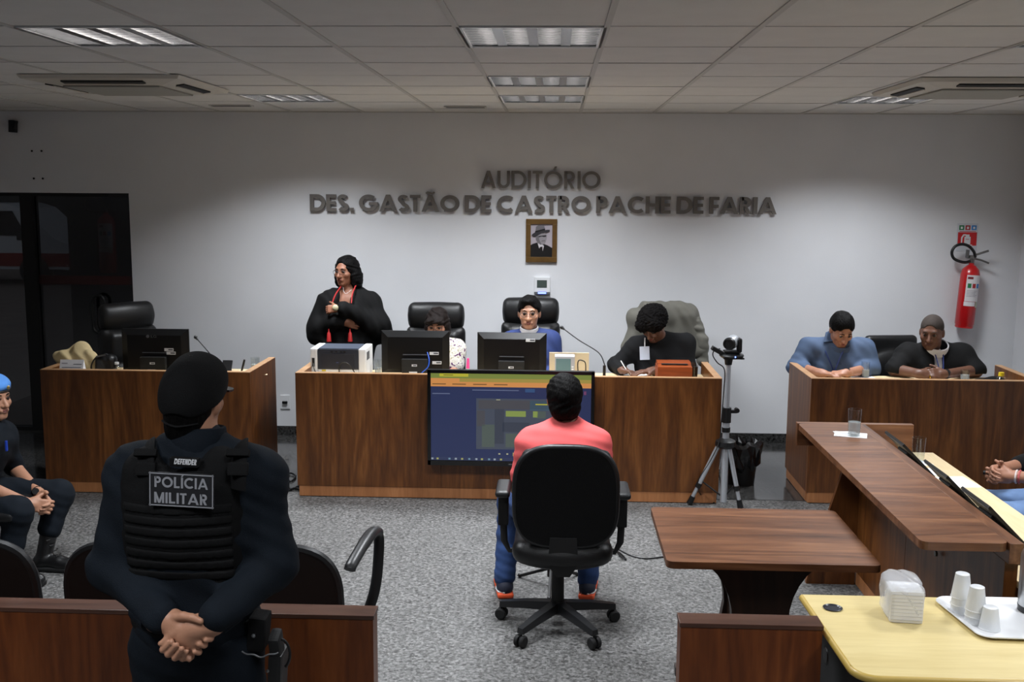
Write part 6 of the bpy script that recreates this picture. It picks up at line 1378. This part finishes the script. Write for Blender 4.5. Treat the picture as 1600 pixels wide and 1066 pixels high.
cable('tangle of black leads on the floor between the desks', [PZ(447, 748, .008), PZ(455, 752, .008), PZ(462, 744, .01), PZ(452, 740, .012), PZ(446, 756, .008), PZ(455, 764, .008), PZ(470, 758, .008)], .007, m_black)
cable('black lead running under the left desk towards the central desk', [PZ(440, 760, .008), PZ(450, 766, .008), PZ(460, 763, .008), PZ(472, 766, .008)], .008, m_black)

# juror tablets
def tablet(label, px, py, L_):
    p = PZ(px, py, .90); y = p[1]; x = 1.825
    t = thing('tablet_monitor', label, 'monitor', (x+.04, y, .742), 'tilted screens on the juror counter')
    R = np.array(Matrix.Rotation(-.78, 3, 'Y')); c = V(x+.055, y, .742+.100)
    MB().box(c, (.014, L_, .24), R, .005).build('screen_panel', m_black, t)
    MB().box(c+R @ V(-.012, 0, -.01), (.014, L_*.45, .10), R, .004).build('rear_housing', m_blackm, t)
    MB().box(c+R @ V(-.008, 0, .109), (.003, L_*.96, .006), R).build('edge_strip', m_grey, t)
    MB().box((x+.085, y, .747), (.12, L_*.55, .010), None, .003).build('stand_base', m_shell, t)
    MB().tube([V(x+.05, y, .75), V(x+.02, y, .79), c+R @ V(-.02, 0, -.02)], .012, 8).build('stand_arm', m_black, t, True)
    MB().b2((x+.03, y-L_/2-.17, .742), (x+.15, y-L_/2-.01, .750), .003).build('keyboard_pad', m_shell, t)
tablet('tilted black screen at the far end of the juror counter', 1385, 692, .30)
tablet('middle tilted black screen on the juror counter', 1465, 740, .30)
tablet('tilted black screen at the near end of the juror counter', 1528, 786, .30)

# things on the yellow table
zt = .75
a = PZ(1389, 970, zt); b_ = PZ(1446, 978, zt)
nk_ = thing('napkin_pack', 'plastic-wrapped block of white paper napkins on the yellow table', 'napkins', ((a[0]+b_[0])/2, 3.5, zt))
cx = (a[0]+b_[0])/2; NR = np.array(Matrix.Rotation(-.10, 3, 'Z'))
MB().box((cx, 3.505, zt+.057), (.112, .105, .114), NR, .014).build('napkin_block', m_paper, nk_)
for k in range(8): MB().box(V(cx, 3.505, zt+.014+.0125*k)+NR @ V(0, -.0528, 0), (.102, .001, .0012), NR).build('napkin_fold', mat('napkin_shadow_line', C(205, 205, 206), .8), nk_)
m_film2 = mat('clear_wrap', C(240, 242, 246), .2, alpha=.4)
sdf('wrapper', [bx((cx, 3.53, zt+.068), (.062, .075, .066), NR, .02), el((cx, 3.545, zt+.118), (.05, .06, .03), NR, .03), bx((cx, 3.45, zt-.05), (.3, .3, .05), I3, .001, .002, 's'), bx(V(cx, 3.43, zt+.06)+V(0, -.03, 0), (.3, .05, .2), NR, .001, .004, 's')], .006, m_film2, nk_, folds(.003, 90, (1, .4, .8), 30))
tr_ = thing('serving_tray', 'white scalloped plastic tray on the yellow table', 'tray', (1.62, 3.5, zt))
m_tray = mat('white_tray', C(238, 239, 241), .3)
ol = []
x0_, x1_, y0_, y1_ = 1.375, 1.86, 3.315, 3.675
for cxr, cyr, a0 in ((x1_-.05, y1_-.05, 0), (x0_+.05, y1_-.05, 90), (x0_+.05+.03, y0_+.06, 180), (x1_-.05, y0_+.05, 270)):
    for k in range(10): a = radians(a0+90*k/9); ol.append((cxr+.05*cos(a), cyr+.05*sin(a)))
cen = V((x0_+x1_)/2, (y0_+y1_)/2, 0); n_ = len(ol); rings = []
for sc_, z in ((.78, .004), (.86, .004), (.95, .014), (1.0, .016), (1.01, .013), (.99, .010), (.88, .0), (.78, .0)):
    rings.append([cen+(V(p_[0], p_[1], 0)-cen)*V(sc_, sc_, 0)+V(0, 0, zt+z) for p_ in ol])
vs = [v for r_ in rings for v in r_]; fs = [(k*n_+i, k*n_+(i+1) % n_, (k+1)*n_+(i+1) % n_, (k+1)*n_+i) for k in range(7) for i in range(n_)]+[list(range(n_)), list(range(7*n_, 8*n_))]
MB().add(vs, fs).build('tray_body', m_tray, tr_, True)
m_cup = mat('translucent_white_cup', C(236, 238, 240), .35, alpha=.86)
def cups(label, x, y, n, h=.085, step=.038, top=False):
    t = thing('plastic_cups', label, 'cups', (x, y, zt+.004), 'upturned plastic cups on the tray')
    for k in range(n):
        z = zt+.0045+k*step; r0, r1 = .034-.0*k, .0235
        MB().lathe((x, y, z), [(r0+.0015, 0), (r0+.0015, .003), (r0, .004), (r1, h), (r1-.004, h+.002), (.001, h+.001)], 24).build('cup', m_cup, t, True)
p = PZ(1500, 958, zt); cups('taller stack of upturned white plastic cups on the tray', p[0], p[1], 3, .085, .027)
p = PZ(1523, 974, zt); cups('shorter stack of upturned white plastic cups on the tray', p[0], p[1], 3, .082, .022)
p = PZ(1541, 984, zt); cups('single translucent upturned cup lying low on the tray', p[0]+.01, p[1], 1, .075)
p = PZ(1612, 962, zt); tf = thing('thermos_flask', 'brushed steel thermos flask with black lid at the right edge', 'flask', (p[0]+.03, p[1]+.03, zt+.004)); b = (p[0]+.03, p[1]+.03, zt+.0045)
MB().lathe(b, [(.001, 0), (.062, 0), (.062, .018), (.064, .02), (.064, .022)], 28).build('foot_ring', m_black, tf, True)
MB().lathe(b, [(.063, .0225), (.063, .20), (.055, .225)], 28).build('body', mat('thermos_steel', C(176, 178, 180), .28, metal=.9), tf, True)
MB().lathe(b, [(.057, .2255), (.057, .25), (.045, .285), (.02, .30), (.001, .30)], 28).build('lid', m_black, tf, True)
MB().tube(sm([V(b[0]+.055, b[1]+.02, b[2]+.235), V(b[0]+.105, b[1]+.03, b[2]+.22), V(b[0]+.105, b[1]+.03, b[2]+.12), V(b[0]+.062, b[1]+.02, b[2]+.06)][::-1], 5), .009, 8).build('handle', m_black, tf, True)
